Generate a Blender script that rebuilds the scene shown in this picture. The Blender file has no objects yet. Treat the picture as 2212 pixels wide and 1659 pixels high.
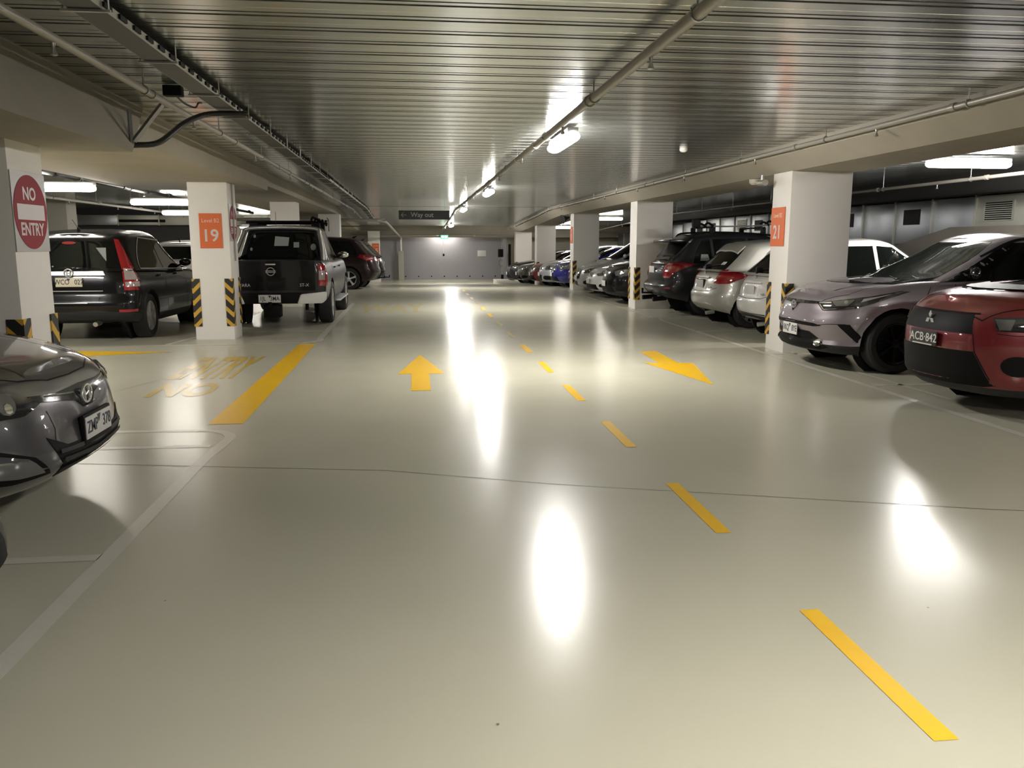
import bpy, bmesh, math, random
from mathutils import Vector, Matrix
from mathutils.bvhtree import BVHTree
from mathutils.geometry import delaunay_2d_cdt
random.seed(7)
S = bpy.context.scene
COL = S.collection
R = math.radians

# ------------------------------------------------------------------ camera, world, exposure
cd = bpy.data.cameras.new('camera'); cam = bpy.data.objects.new('camera', cd); COL.objects.link(cam)
cd.sensor_fit = 'HORIZONTAL'; cd.sensor_width = 36.0; cd.lens = 1789 / 2212 * 36.0
cd.clip_start = 0.05; cd.clip_end = 200
cam.location = (0, 0, 1.46)
cam.rotation_euler = (R(90 - 9.6), 0, R(-6.7))
S.camera = cam
w = bpy.data.worlds.new('world'); S.world = w; w.use_nodes = True
w.node_tree.nodes['Background'].inputs[0].default_value = (0.02, 0.02, 0.02, 1)
w.node_tree.nodes['Background'].inputs[1].default_value = 0.3
S.view_settings.view_transform = 'Standard'; S.view_settings.look = 'None'
S.view_settings.gamma = 1.0; S.view_settings.use_curve_mapping = False
S.view_settings.exposure = 0.42
LAMP = 150.0          # emission of the tube diffusers
S.cycles.use_denoising = True
S.cycles.max_bounces = 10; S.cycles.diffuse_bounces = 5; S.cycles.glossy_bounces = 5
S.cycles.sample_clamp_indirect = 8.0
S.cycles.caustics_reflective = False; S.cycles.caustics_refractive = False

# ------------------------------------------------------------------ materials
def lin(c):
    if isinstance(c, str):
        c = [int(c[i:i + 2], 16) / 255 for i in (0, 2, 4)]
        c = [x / 12.92 if x <= .04045 else ((x + .055) / 1.055) ** 2.4 for x in c]
    return (c[0], c[1], c[2], 1)
def setin(b, **k):
    for n, v in k.items():
        b.inputs[n.replace('_', ' ')].default_value = v
def mat(name, color, rough=.5, metal=0., coat=0., emis=None, estr=0., noise=0., nscale=6., bump=0., bscale=40., rvar=0., spec=.5, trans=0.):
    m = bpy.data.materials.new(name); m.use_nodes = True
    nt = m.node_tree; b = nt.nodes['Principled BSDF']; c = lin(color)
    b.inputs['Base Color'].default_value = c
    setin(b, Roughness=rough, Metallic=metal, Coat_Weight=coat, Coat_Roughness=.04, Specular_IOR_Level=spec, Transmission_Weight=trans)
    if emis is not None:
        b.inputs['Emission Color'].default_value = lin(emis); b.inputs['Emission Strength'].default_value = estr
    if noise or bump or rvar:
        tc = nt.nodes.new('ShaderNodeTexCoord'); n = nt.nodes.new('ShaderNodeTexNoise')
        n.inputs['Scale'].default_value = nscale; n.inputs['Detail'].default_value = 6
        nt.links.new(tc.outputs['Object'], n.inputs['Vector'])
        if noise:
            mx = nt.nodes.new('ShaderNodeMix'); mx.data_type = 'RGBA'
            mx.inputs[6].default_value = tuple(x * (1 - noise) for x in c[:3]) + (1,)
            mx.inputs[7].default_value = tuple(min(1, x * (1 + noise)) for x in c[:3]) + (1,)
            nt.links.new(n.outputs['Fac'], mx.inputs[0]); nt.links.new(mx.outputs[2], b.inputs['Base Color'])
        if rvar:
            mr = nt.nodes.new('ShaderNodeMapRange')
            mr.inputs['To Min'].default_value = max(0, rough - rvar); mr.inputs['To Max'].default_value = rough + rvar
            nt.links.new(n.outputs['Fac'], mr.inputs['Value']); nt.links.new(mr.outputs[0], b.inputs['Roughness'])
        if bump:
            n2 = nt.nodes.new('ShaderNodeTexNoise'); n2.inputs['Scale'].default_value = bscale; n2.inputs['Detail'].default_value = 4
            nt.links.new(tc.outputs['Object'], n2.inputs['Vector'])
            bp = nt.nodes.new('ShaderNodeBump'); bp.inputs['Strength'].default_value = bump; bp.inputs['Distance'].default_value = .01
            nt.links.new(n2.outputs['Fac'], bp.inputs['Height']); nt.links.new(bp.outputs['Normal'], b.inputs['Normal'])
    return m
def paint(name, color, metal=.0, rough=.35):
    m = mat(name, color, rough, metal, coat=1.0 if max(color) > .05 else .30, spec=.5 if max(color) > .05 else .2)
    nt = m.node_tree; b = nt.nodes['Principled BSDF']
    tc = nt.nodes.new('ShaderNodeTexCoord'); n = nt.nodes.new('ShaderNodeTexNoise'); n.inputs['Scale'].default_value = 900
    mr = nt.nodes.new('ShaderNodeMapRange'); mr.inputs['To Min'].default_value = rough - .06; mr.inputs['To Max'].default_value = rough + .06
    nt.links.new(tc.outputs['Object'], n.inputs['Vector']); nt.links.new(n.outputs['Fac'], mr.inputs['Value']); nt.links.new(mr.outputs[0], b.inputs['Roughness'])
    return m
M = {}
M['floor'] = mat('epoxy floor', (.57, .55, .42), .235, 0, noise=.04, nscale=1.3, rvar=.03, bump=.015, bscale=3., spec=.33)
M['line'] = mat('pale line paint', (.68, .65, .54), .28, noise=.06, nscale=12)
M['yellow'] = mat('yellow line paint', (.95, .56, .018), .28, noise=.06, nscale=14)
M['yellow_worn'] = mat('worn yellow paint', (.58, .40, .06), .26, noise=.10, nscale=20)
M['joint'] = mat('dark joint filler', (.17, .165, .145), .5)
M['deck'] = mat('galvanised deck', (.74, .76, .73), .21, .97, noise=.12, nscale=1.3, rvar=.06)
M['slab'] = mat('concrete slab', (.10, .10, .09), .9)
M['concrete'] = mat('concrete beam', (.37, .34, .275), .8, noise=.12, nscale=2.2, bump=.15, bscale=30)
M['white'] = mat('white wall paint', (.84, .81, .76), .5, noise=.03, nscale=2, bump=.04, bscale=60)
M['cream'] = mat('cream wall paint', (.52, .50, .42), .6, noise=.04, nscale=2)
M['grey_wall'] = mat('grey wall paint', (.36, .355, .385), .5, noise=.04, nscale=3)
M['dark_wall'] = mat('charcoal wall paint', (.055, .053, .055), .6, noise=.08, nscale=3)
M['black_wall'] = mat('black wall paint', (.03, .029, .026), .7, noise=.1, nscale=3)
M['galv'] = mat('galvanised sheet', (.36, .38, .40), .36, .9, noise=.14, nscale=2.5, rvar=.10)
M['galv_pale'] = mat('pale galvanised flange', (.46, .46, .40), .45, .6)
M['tray_dark'] = mat('shaded tray sheet', (.10, .10, .10), .5, .6)  # underside shade put into a darker copy of the tray zinc
M['concrete_dark'] = mat('brown grey duct lining', (.16, .145, .12), .8, noise=.1)
M['yellow_faint'] = mat('nearly worn away yellow paint', (.56, .50, .27), .25, noise=.12, nscale=20)
M['pipe'] = mat('grey painted pipe', (.33, .31, .27), .4, .3)
M['steel'] = mat('zinc steel', (.45, .44, .42), .35, .9)
M['dark_pipe'] = mat('dark cable sheath', (.02, .02, .02), .45)
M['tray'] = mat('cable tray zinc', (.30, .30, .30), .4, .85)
M['lamp'] = mat('lamp diffuser', (.9, .9, .9), .4, emis=(1.0, .96, .92), estr=LAMP)
M['lamp_soft'] = mat('dim lamp diffuser', (.9, .9, .9), .4, emis=(1.0, .935, .83), estr=LAMP * .22)  # same tube set dimmer and warmer than the main diffuser
M['lamp_body'] = mat('lamp housing', (.8, .8, .78), .4)
M['orange'] = mat('orange sign print', (.72, .165, .05), .5, spec=.3)
M['sign_text'] = mat('pale sign lettering', (.85, .62, .48), .4)
M['red_sign'] = mat('red sign film', (.30, .022, .035), .55, spec=.25)
M['sign_grey'] = mat('grey sign sheet', (.50, .49, .49), .35, .2)
M['sign_white'] = mat('sign white film', (.66, .60, .60), .35)
M['board'] = mat('dark sign board', (.03, .03, .031), .5)
M['board_text'] = mat('grey sign lettering', (.45, .45, .45), .5)
M['exit'] = mat('exit sign glow', (.05, .4, .2), .4, emis=(.05, .75, .32), estr=1.6)
M['exit_white'] = mat('exit figure glow', (.9, .9, .9), .4, emis=(.85, 1, .9), estr=2.2)
M['notice'] = mat('white notice', (.8, .8, .8), .5)
M['black'] = mat('black plastic', (.006, .006, .006), .55, spec=.12)
M['trim'] = mat('matt grey black plastic', (.024, .024, .025), .6, bump=.05, bscale=200, spec=.3)
M['gloss_black'] = mat('gloss black trim', (.006, .006, .007), .12, coat=.6)
M['tyre'] = mat('tyre rubber', (.014, .014, .014), .75, bump=.1, bscale=80)
M['alloy'] = mat('silver alloy', (.55, .55, .55), .3, .85)
M['alloy_dark'] = mat('black alloy', (.02, .02, .02), .3, .6)
M['chrome'] = mat('chrome', (.75, .75, .73), .08, 1.0)
M['satin'] = mat('satin silver', (.66, .66, .65), .32, .75)
M['glass'] = mat('tinted car glass', (.004, .005, .0045), .03, spec=.30)
M['glass_clear'] = mat('lightly tinted car glass', (.014, .019, .016), .03, spec=.45)
M['lens'] = mat('clear lamp lens', (.20, .20, .205), .06, .55, coat=1.0)
M['lens_dark'] = mat('smoked lamp lens', (.035, .035, .037), .06, .3, coat=1.0)
M['reflector'] = mat('lamp reflector', (.8, .8, .8), .1, 1.0)
M['red_lens'] = mat('red lamp lens', (.30, .008, .015), .1, coat=1.0)
M['pale_lens'] = mat('pale lamp lens', (.42, .36, .35), .12, .2, coat=1.0)
M['amber'] = mat('amber lamp lens', (.45, .15, .03), .15, coat=1.0)
M['plate'] = mat('white number plate', (.62, .61, .58), .45)
M['plate_cream'] = mat('cream number plate', (.62, .56, .42), .45)
M['plate_black'] = mat('black number plate', (.02, .018, .018), .4)
M['ink'] = mat('plate lettering', (.03, .035, .06), .5)
M['ink_white'] = mat('white plate lettering', (.7, .7, .7), .5)
M['sticker'] = mat('window sticker', (.30, .32, .30), .6)
M['liner'] = mat('dark arch liner', (.004, .004, .004), .9)

def stripe_mat():
    m = bpy.data.materials.new('black and yellow hazard print'); m.use_nodes = True
    nt = m.node_tree; b = nt.nodes['Principled BSDF']; setin(b, Roughness=.5)
    N = nt.nodes.new; L = nt.links.new
    tc = N('ShaderNodeTexCoord'); sx = N('ShaderNodeSeparateXYZ'); L(tc.outputs['Object'], sx.inputs[0])
    def mth(op, a, bb=None):
        n = N('ShaderNodeMath'); n.operation = op
        for i, v in enumerate((a, bb)):
            if v is None: continue
            if isinstance(v, (int, float)): n.inputs[i].default_value = v
            else: L(v, n.inputs[i])
        return n.outputs[0]
    u = mth('ADD', mth('ABSOLUTE', sx.outputs[0]), mth('ABSOLUTE', sx.outputs[1]))
    v = mth('FRACT', mth('DIVIDE', mth('ADD', mth('SUBTRACT', sx.outputs[2], mth('MULTIPLY', u, 1.0)), 5.0), .183))
    k = mth('LESS_THAN', v, .42)
    mx = N('ShaderNodeMix'); mx.data_type = 'RGBA'
    mx.inputs[6].default_value = (.012, .012, .011, 1); mx.inputs[7].default_value = (.62, .36, .035, 1)
    L(k, mx.inputs[0]); L(mx.outputs[2], b.inputs['Base Color'])
    return m
M['stripe'] = stripe_mat()

# ------------------------------------------------------------------ object helpers
def tag(o, label=None, cat=None, group=None, kind=None):
    for k, v in (('label', label), ('category', cat), ('group', group), ('kind', kind)):
        if v: o[k] = v
    return o
def empty(name, loc=(0, 0, 0), rz=0.):
    o = bpy.data.objects.new(name, None); COL.objects.link(o); o.location = loc; o.rotation_euler = (0, 0, rz); o.empty_display_size = .2
    return o
def link(name, me, mats, parent=None, loc=None, rot=None):
    o = bpy.data.objects.new(name, me); COL.objects.link(o)
    if mats is not None and not me.materials:
        for m in (mats if isinstance(mats, (list, tuple)) else [mats]): me.materials.append(m)
    if parent: o.parent = parent
    if loc is not None: o.location = loc
    if rot is not None: o.rotation_euler = rot
    return o
def finish(bm, name, smooth=None):
    me = bpy.data.meshes.new(name)
    bmesh.ops.recalc_face_normals(bm, faces=bm.faces)
    bm.to_mesh(me); bm.free()
    if smooth is not None:
        me.shade_smooth(); me.set_sharp_from_angle(angle=R(smooth))
    return me
def abox(bm, x0, x1, y0, y1, z0, z1, bev=0., mi=0):
    g = bmesh.ops.create_cube(bm, size=1)
    for v in g['verts']:
        v.co = Vector(((x0 + x1) / 2 + v.co.x * (x1 - x0), (y0 + y1) / 2 + v.co.y * (y1 - y0), (z0 + z1) / 2 + v.co.z * (z1 - z0)))
    fs = list({f for v in g['verts'] for f in v.link_faces})
    for f in fs: f.material_index = mi
    if bev:
        es = list({e for f in fs for e in f.edges})
        r = bmesh.ops.bevel(bm, geom=es, offset=bev, segments=2, affect='EDGES', profile=.6)
        for f in r['faces']: f.material_index = mi
def box(name, b, m, parent=None, bev=0., loc=None, rot=None):
    bm = bmesh.new(); abox(bm, *b, bev)
    return link(name, finish(bm, name, 40 if bev else None), m, parent, loc, rot)
def atube(bm, pts, r, n=10, mi=0, cap=True):
    pts = [Vector(p) for p in pts]; rings = []
    up = Vector((0, 0, 1))
    for i, p in enumerate(pts):
        if i == 0: d = pts[1] - p
        elif i == len(pts) - 1: d = p - pts[i - 1]
        else: d = (pts[i + 1] - p).normalized() + (p - pts[i - 1]).normalized()
        d.normalize()
        a = d.cross(up)
        if a.length < .05: a = d.cross(Vector((1, 0, 0)))
        a.normalize(); b = a.cross(d).normalized()
        rr = r[i] if isinstance(r, (list, tuple)) else r
        rings.append([bm.verts.new(p + (a * math.cos(t) + b * math.sin(t)) * rr) for t in [2 * math.pi * k / n for k in range(n)]])
    for A, B in zip(rings, rings[1:]):
        for k in range(n):
            f = bm.faces.new((A[k], A[(k + 1) % n], B[(k + 1) % n], B[k])); f.material_index = mi
    if cap:
        for rg in (rings[0], rings[-1]):
            f = bm.faces.new(rg); f.material_index = mi
def tube(name, pts, r, m, parent=None, n=10, loc=None, rot=None):
    bm = bmesh.new(); atube(bm, pts, r, n)
    return link(name, finish(bm, name, 40), m, parent, loc, rot)
def alathe(bm, prof, n=32, axis='Y', mi=0, closed=False):
    # prof: list of (radius, offset along the axis)
    rings = []
    for r_, a in prof:
        ring = []
        for k in range(n):
            t = 2 * math.pi * k / n
            if axis == 'Y': co = (r_ * math.cos(t), a, r_ * math.sin(t))
            elif axis == 'Z': co = (r_ * math.cos(t), r_ * math.sin(t), a)
            else: co = (a, r_ * math.cos(t), r_ * math.sin(t))
            ring.append(bm.verts.new(co))
        rings.append(ring)
    pr = list(zip(rings, rings[1:])) + ([(rings[-1], rings[0])] if closed else [])
    for A, B in pr:
        for k in range(n):
            f = bm.faces.new((A[k], A[(k + 1) % n], B[(k + 1) % n], B[k])); f.material_index = mi
    if not closed:
        for rg in (rings[0], rings[-1]):
            f = bm.faces.new(rg); f.material_index = mi
def prism(name, poly, t, m, parent=None, loc=None, rot=None, smooth=None):
    # polygon in the local XY plane, thickness t along +Z
    bm = bmesh.new()
    a = [bm.verts.new((x, y, 0)) for x, y in poly]; b = [bm.verts.new((x, y, t)) for x, y in poly]
    bm.faces.new(a); bm.faces.new(b)
    for i in range(len(poly)):
        j = (i + 1) % len(poly); bm.faces.new((a[i], a[j], b[j], b[i]))
    return link(name, finish(bm, name, smooth), m, parent, loc, rot)
_tc = {}
def text_mesh(body, size, ext=.002, sx=1.0, bold=0.):
    key = (body, size, ext, sx, bold)
    if key in _tc: return _tc[key]
    cu = bpy.data.curves.new('lettering', 'FONT'); cu.body = body; cu.size = size; cu.extrude = ext; cu.offset = bold
    cu.align_x = 'CENTER'; cu.align_y = 'CENTER'; cu.resolution_u = 3
    o = bpy.data.objects.new('lettering', cu); COL.objects.link(o)
    dg = bpy.context.evaluated_depsgraph_get()
    me = bpy.data.meshes.new_from_object(o.evaluated_get(dg))
    bpy.data.objects.remove(o)
    me.materials.clear()
    if sx != 1.0:
        for v in me.vertices: v.co.x *= sx
    _tc[key] = me
    return me
def text(name, body, size, m, parent, loc, rot, ext=.002, sx=1.0, bold=0.):
    me = text_mesh(body, size, ext, sx, bold)
    if ' ' not in body: return link(name, me.copy(), m, parent, loc, rot)
    xs = sorted(v.co.x for v in me.vertices); g = max(range(len(xs) - 1), key=lambda k: xs[k + 1] - xs[k])
    cut = (xs[g] + xs[g + 1]) / 2
    for sd in (0, 1):                                  # each word is a part of its own
        bm = bmesh.new(); bm.from_mesh(me)
        bmesh.ops.delete(bm, geom=[v for v in bm.verts if (v.co.x > cut) == (sd == 0)], context='VERTS')
        nm = bpy.data.meshes.new(name); bm.to_mesh(nm); bm.free()
        o = link(name, nm, m, parent, loc, rot)
    return o
FRONT_Y = (R(90), 0, 0)            # a sheet that faces -Y (the camera)
FACE_PX = (R(90), 0, R(90))        # faces +X
FACE_MX = (R(90), 0, R(-90))       # faces -X
def zf(y):                         # floor height along the aisle: level, then a gentle ramp down to the far wall
    return 0. if y < 27.8 else (-.35 * (y - 27.8) / 11.2 if y < 39 else -.35)
def zc(y):                         # drop of the ceiling along the same ramp
    return 0. if y < 28.5 else (-.36 * (y - 28.5) / 10 if y < 38.5 else -.36)

# ------------------------------------------------------------------ the room
XL, XR, YB, YF = -14.0, 10.9, -13.0, 43.2
def strip(name, xs, ys, zfun, m, parent=None, dz=0., thick=0.):
    bm = bmesh.new()
    rows = [[bm.verts.new((x, y, zfun(y) + dz)) for x in xs] for y in ys]
    for A, B in zip(rows, rows[1:]):
        for k in range(len(xs) - 1): bm.faces.new((A[k], A[k + 1], B[k + 1], B[k]))
    if thick:
        r = bmesh.ops.extrude_face_region(bm, geom=bm.faces[:])
        for v in [g for g in r['geom'] if isinstance(g, bmesh.types.BMVert)]: v.co.z += thick
    return link(name, finish(bm, name), m, parent)
floor = strip('floor', [XL, XR], [YB, 0, 27.8, 39, 46], zf, M['floor'], thick=-.3); tag(floor, kind='structure')
ceiling = strip('ceiling', [XL, XR], [YB, 0, 28.5, 38.5, 46], lambda y: 2.76 + zc(y), M['slab'], thick=.3); tag(ceiling, kind='structure')
# ribbed steel deck: one pan every 300 mm, each with two deep slots and a shallow crease
def pan_mesh(x0, x1):
    prof = [(0, .0), (.118, .0), (.120, .004), (.126, .004), (.128, 0), (.200, 0), (.200, .045), (.222, .045), (.222, 0), (.266, 0), (.266, .05), (.30, .05), (.30, 0)]
    bm = bmesh.new()
    a = [bm.verts.new((x0, y, z)) for y, z in prof]; b = [bm.verts.new((x1, y, z)) for y, z in prof]
    for i in range(len(prof) - 1): bm.faces.new((a[i], b[i], b[i + 1], a[i + 1]))
    for f in bm.faces:
        f.normal_update()
        if f.normal.z > 0: f.normal_flip()
    me = bpy.data.meshes.new('deck_pan'); bm.to_mesh(me); bm.free(); return me
pan = pan_mesh(XL, XR); pan.materials.append(M['deck'])
k = 0; y = -10.02
while y < YF:
    o = link('deck_pan', pan, None, ceiling, (0, y, 2.70 + zc(y)))
    if 28.5 < y < 38.5: o.rotation_euler = (math.atan(-.036), 0, 0)
    y += .30
tag(box('wall_left', (XL - .2, XL, YB, 46, -.4, 2.9), M['cream']), kind='structure')
tag(box('wall_right', (XR, XR + .2, YB, 46, -.4, 2.9), M['black_wall']), kind='structure')
tag(box('wall_back', (XL - .2, XR + .2, YB - .2, YB, -.1, 2.9), M['cream']), kind='structure')
wall_far = tag(box('wall_far', (-7.2, 4.5, YF, YF + .2, -.4, 2.6), M['grey_wall']), kind='structure')
tag(box('wall_far_right', (4.5, XR + .2, YF, YF + .2, -.4, 2.6), M['cream']), kind='structure')
tag(box('wall_left_bay', (XL, -7.0, 30.0, 30.25, -.4, 2.9), M['dark_wall']), kind='structure')
tag(box('wall_left_end', (-7.2, -7.0, 30.25, YF + .2, -.4, 2.9), M['cream']), kind='structure')
for i in range(8):
    box('wall_bolt', (-.45 + i * .66, -.39 + i * .66, YF - .03, YF, -.22, -.16), M['black'], wall_far, .01)

# beams
tn = [0]
def beam(b, m='concrete', bev=.012):
    tn[0] += 1
    return tag(box('trim_%d' % tn[0], b, M[m], None, bev), kind='structure')
def rbeam(x0, x1, z0, z1, ys, m='concrete'):           # a beam that follows the ramp
    tn[0] += 1
    bm = bmesh.new(); rings = []
    for y in ys:
        d = zc(y); rings.append([bm.verts.new(p) for p in ((x0, y, z0 + d), (x1, y, z0 + d), (x1, y, z1 + d), (x0, y, z1 + d))])
    for A, B in zip(rings, rings[1:]):
        for k in range(4): bm.faces.new((A[k], A[(k + 1) % 4], B[(k + 1) % 4], B[k]))
    bm.faces.new(rings[0]); bm.faces.new(rings[-1])
    return tag(link('trim_%d' % tn[0], finish(bm, 'trim'), M[m]), kind='structure')
YS = [YB, 28.5, 38.5, YF]
tn[0] += 1                                             # haunched band beam over the right pillars
bm = bmesh.new(); rings = []
for y in YS: rings.append([bm.verts.new((x, y, z + zc(y))) for x, z in ((4.70, 2.755), (4.70, 2.58), (4.97, 2.405), (5.86, 2.405), (5.86, 2.755))])
for A, B in zip(rings, rings[1:]):
    for k in range(5): bm.faces.new((A[k], A[(k + 1) % 5], B[(k + 1) % 5], B[k]))
bm.faces.new(rings[0]); bm.faces.new(rings[-1])
tag(link('trim_%d' % tn[0], finish(bm, 'trim'), M['concrete']), kind='structure')
rbeam(-4.4, -2.55, 2.47, 2.755, [15.2, 28.5, 38.5, YF])      # band beam over the left pillars
beam((-4.6, -2.50, 7.2, 15.2, 2.375, 2.755))           # drop panel around the pillar 19
def hexa(v, m):                                        # deep haunched beam at the near left pillar
    tn[0] += 1
    bm = bmesh.new(); q = [bm.verts.new(p) for p in v]
    for f in ((0, 1, 2, 3), (4, 5, 6, 7), (0, 1, 5, 4), (1, 2, 6, 5), (2, 3, 7, 6), (3, 0, 4, 7)): bm.faces.new([q[k] for k in f])
    return tag(link('trim_%d' % tn[0], finish(bm, 'trim'), M[m]), kind='structure')
hexa([(-4.4, YB, 2.17), (-2.15, YB, 2.17), (-2.17, 7.0, 2.17), (-4.4, 7.0, 2.17), (-4.4, YB, 2.755), (-2.5, YB, 2.755), (-2.5, 8.5, 2.755), (-4.4, 8.5, 2.755)], 'concrete')
beam((-7.0, 10.9, 41.6, 42.3, 1.78, 2.5))              # cross beam at the far wall
beam((9.9, 10.9, YB, YF, 2.34, 2.755), 'black_wall')   # dark bulkhead above the duct

# ------------------------------------------------------------------ floor markings (paint, part of the floor)
def floor_poly(name, pts, m, label=None, z=.002):
    bm = bmesh.new()
    a = [bm.verts.new((x, y, zf(y) + z)) for x, y in pts]; bm.faces.new(a)
    for f in bm.faces: f.normal_update()
    bmesh.ops.triangulate(bm, faces=bm.faces)
    for f in bm.faces:
        f.normal_update()
        if f.normal.z < 0: f.normal_flip()
    me = bpy.data.meshes.new(name); bm.to_mesh(me); bm.free()
    o = link(name, me, m, floor)
    if label: o['label'] = label
    return o
dash0 = [2.09, 3.90, 5.73, 7.55, 9.30, 11.10, 12.95, 14.80, 16.65, 18.50, 20.35, 22.2, 24.05, 25.9]
for i, y in enumerate(dash0):
    pale = i in (6, 7, 10)
    floor_poly('lane_dash', [(1.51, y), (1.59, y), (1.60, y + .9), (1.52, y + .9)], M['yellow_worn' if pale else 'yellow'])
def band(name, pts, wd, m, label=None, z=.0016):
    L_, R_ = [], []
    for i, (x, y) in enumerate(pts):
        a = pts[max(0, i - 1)]; b = pts[min(len(pts) - 1, i + 1)]
        d = Vector((b[0] - a[0], b[1] - a[1])).normalized(); n = Vector((-d.y, d.x)) * wd / 2
        L_.append((x + n.x, y + n.y)); R_.append((x - n.x, y - n.y))
    return floor_poly(name, L_ + R_[::-1], m, label, z)
def arc(cx, cy, r, a0, a1, n=8):
    return [(cx + r * math.cos(R(a0 + (a1 - a0) * i / n)), cy + r * math.sin(R(a0 + (a1 - a0) * i / n))) for i in range(n + 1)]
band('bay_line', [(-1.47, -4), (-1.46, 5.7), (-1.43, 6.12)] + arc(-1.72, 6.36, .30, 0, 88) + [(-2.2, 6.68), (-4.2, 6.70)], .085, M['line'], 'pale line along the left bays ending in a rounded corner')
band('bay_line', [(-1.50, 6.12), (-2.1, 6.13), (-6.0, 6.14)], .08, M['line'])
band('bay_line', [(-1.50, 3.92), (-6.0, 3.92)], .08, M['line'])
band('bay_line', [(-1.50, 1.6), (-6.0, 1.6)], .08, M['line'])
band('bay_line', [(-1.52, 21.1), (-1.48, 13.2)] + arc(-1.83, 12.95, .38, 0, -80, 6) + [(-2.6, 12.5), (-9, 12.55)], .10, M['line'], 'pale line round the bay of the pickup')
band('bay_line', [(-1.55, 14.3), (-3.6, 14.35)], .07, M['line'])
band('bay_line', [(-3.62, 12.6), (-3.35, 14.2), (-3.35, 18.5)], .08, M['line'])
band('bay_line', [(4.66, -1), (4.66, 5.7), (4.70, 10.2), (4.76, 18), (4.80, 27)], .085, M['line'], 'pale line along the right bays')
for y in (5.45, 8.05, 10.55, 13.55, 15.95, 18.3, 21.3, 23.7, 26.0):
    band('bay_line', [(4.74, y), (9.8, y)], .08, M['line'])
band('bay_line', [(5.05, 7.2), (5.10, 11.5)], .05, M['line'])
floor_poly('stop_bar', [(-1.70, 6.88), (-1.42, 6.88), (-1.46, 12.45), (-1.70, 12.45)], M['yellow'], 'broad solid yellow bar beside the left bays')
floor_poly('floor_arrow', [(-.05, 8.27), (.15, 8.27), (.15, 9.38), (.33, 9.36), (.06, 11.05), (-.21, 9.36), (-.05, 9.38)], M['yellow'], 'yellow arrow pointing up the aisle')
floor_poly('floor_arrow', [(3.30, 11.1), (3.06, 11.0), (3.00, 9.92), (2.82, 9.95), (3.10, 8.25), (3.42, 9.85), (3.24, 9.9)], M['yellow'], 'yellow arrow pointing back toward the camera side')
floor_poly('floor_arrow', [(-5.6, 11.0), (-4.75, 11.0), (-4.75, 11.25), (-3.3, 11.72), (-4.6, 11.95), (-4.9, 11.7), (-5.6, 11.7)], M['yellow'], 'yellow curved arrow tip beside the grey hatchback')
# worn word across the left exit lane, and a worn word farther up the aisle
def floor_word(body, x0, x1, y0, y1, m, label, rz=0.):
    me = text_mesh(body, 1.0, 0, 1.0, .035).copy()
    xs = [v.co.x for v in me.vertices]; ys = [v.co.y for v in me.vertices]
    for v in me.vertices:
        v.co.x = x0 + (v.co.x - min(xs)) / (max(xs) - min(xs)) * (x1 - x0)
        v.co.y = y0 + (v.co.y - min(ys)) / (max(ys) - min(ys)) * (y1 - y0)
        v.co.z = .0022 + zf(v.co.y)
    o = link('floor_lettering', me, m, floor); o['label'] = label
floor_word('NO', -2.62, -2.02, 8.20, 9.0, M['yellow_worn'], 'worn yellow word NO painted on the floor')
floor_word('ENTRY', -2.72, -1.95, 9.3, 11.1, M['yellow_worn'], 'worn yellow word ENTRY painted on the floor')
floor_word('WAY', -1.25, .25, 18.0, 20.6, M['yellow_faint'], 'worn yellow lettering across the aisle')
band('floor_joint', [(-2.6, 5.78), (-.2, 5.30), (.85, 4.86), (3.15, 4.10), (4.7, 3.7)], .007, M['joint'])
band('floor_joint', [(-3.4, 7.3), (-2.8, 9.2), (-2.0, 11.6)], .007, M['joint'])
for i, (x, y) in enumerate([(-1.05, 3.38), (2.05, 2.95), (.23, 2.33)]):
    floor_poly('floor_speck', [(x + .005 * math.cos(t), y + .005 * math.sin(t)) for t in [k * math.pi / 4 for k in range(8)]], M['joint'])
# low concrete ramp kerb at the right far end
tag(box('low_kerb', (3.55, 4.22, 33.4, 37.5, -.42, -.10), M['cream'], None, .02), 'low concrete kerb at the far right end of the aisle', 'kerb')

# ------------------------------------------------------------------ lamps
def lamp_meshes():
    bm = bmesh.new(); abox(bm, -.62, .62, -.06, .06, .03, .085, .012); body = finish(bm, 'housing', 40); body.materials.append(M['lamp_body'])
    bm = bmesh.new(); n = 16; rings = []
    for x, s in [(-.625, .35), (-.612, .75), (-.58, .96), (-.54, 1), (.54, 1), (.58, .96), (.612, .75), (.625, .35)]:
        rings.append([bm.verts.new((x,   .085 * s * math.cos(2 * math.pi * k / n), -.005 + .055 * s * math.sin(2 * math.pi * k / n))) for k in range(n)])
    for A, B in zip(rings, rings[1:]):
        for k in range(n): bm.faces.new((A[k], A[(k + 1) % n], B[(k + 1) % n], B[k]))
    bm.faces.new(rings[0]); bm.faces.new(rings[-1])
    dif = finish(bm, 'diffuser', 40); dif.materials.append(M['lamp'])
    return body, dif
LB, LD = lamp_meshes()
LS = LD.copy(); LS.materials.clear(); LS.materials.append(M['lamp_soft'])
def lamp(x, y, z, along, label, group, soft=False):
    t = tag(empty('tube_lamp', (x, y, z + zc(y)), R(90) if along == 'Y' else 0), label, 'lamp', group)
    link('housing', LB, None, t); link('diffuser', LS if soft else LD, None, t)
    if z < 2.5:
        for x in (-.45, .45): tube('suspension_rod', [(x, 0, .08), (x, 0, 2.698 - z)], .006, M['steel'], t, 6)
    return t
for y, lb in ((-9.5, 'tube lamp over the aisle behind the viewer'), (.7, 'tube lamp over the aisle above the viewer'), (9.5, 'nearest lit tube lamp on the aisle ceiling'),
              (18.9, 'second lit tube lamp along the aisle ceiling'), (28.3, 'third lit tube lamp along the aisle ceiling'), (37.6, 'farthest lit tube lamp near the exit sign')):
    lamp(1.69, y, 2.585, 'Y', lb, 'tube lamps over the aisle')
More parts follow.
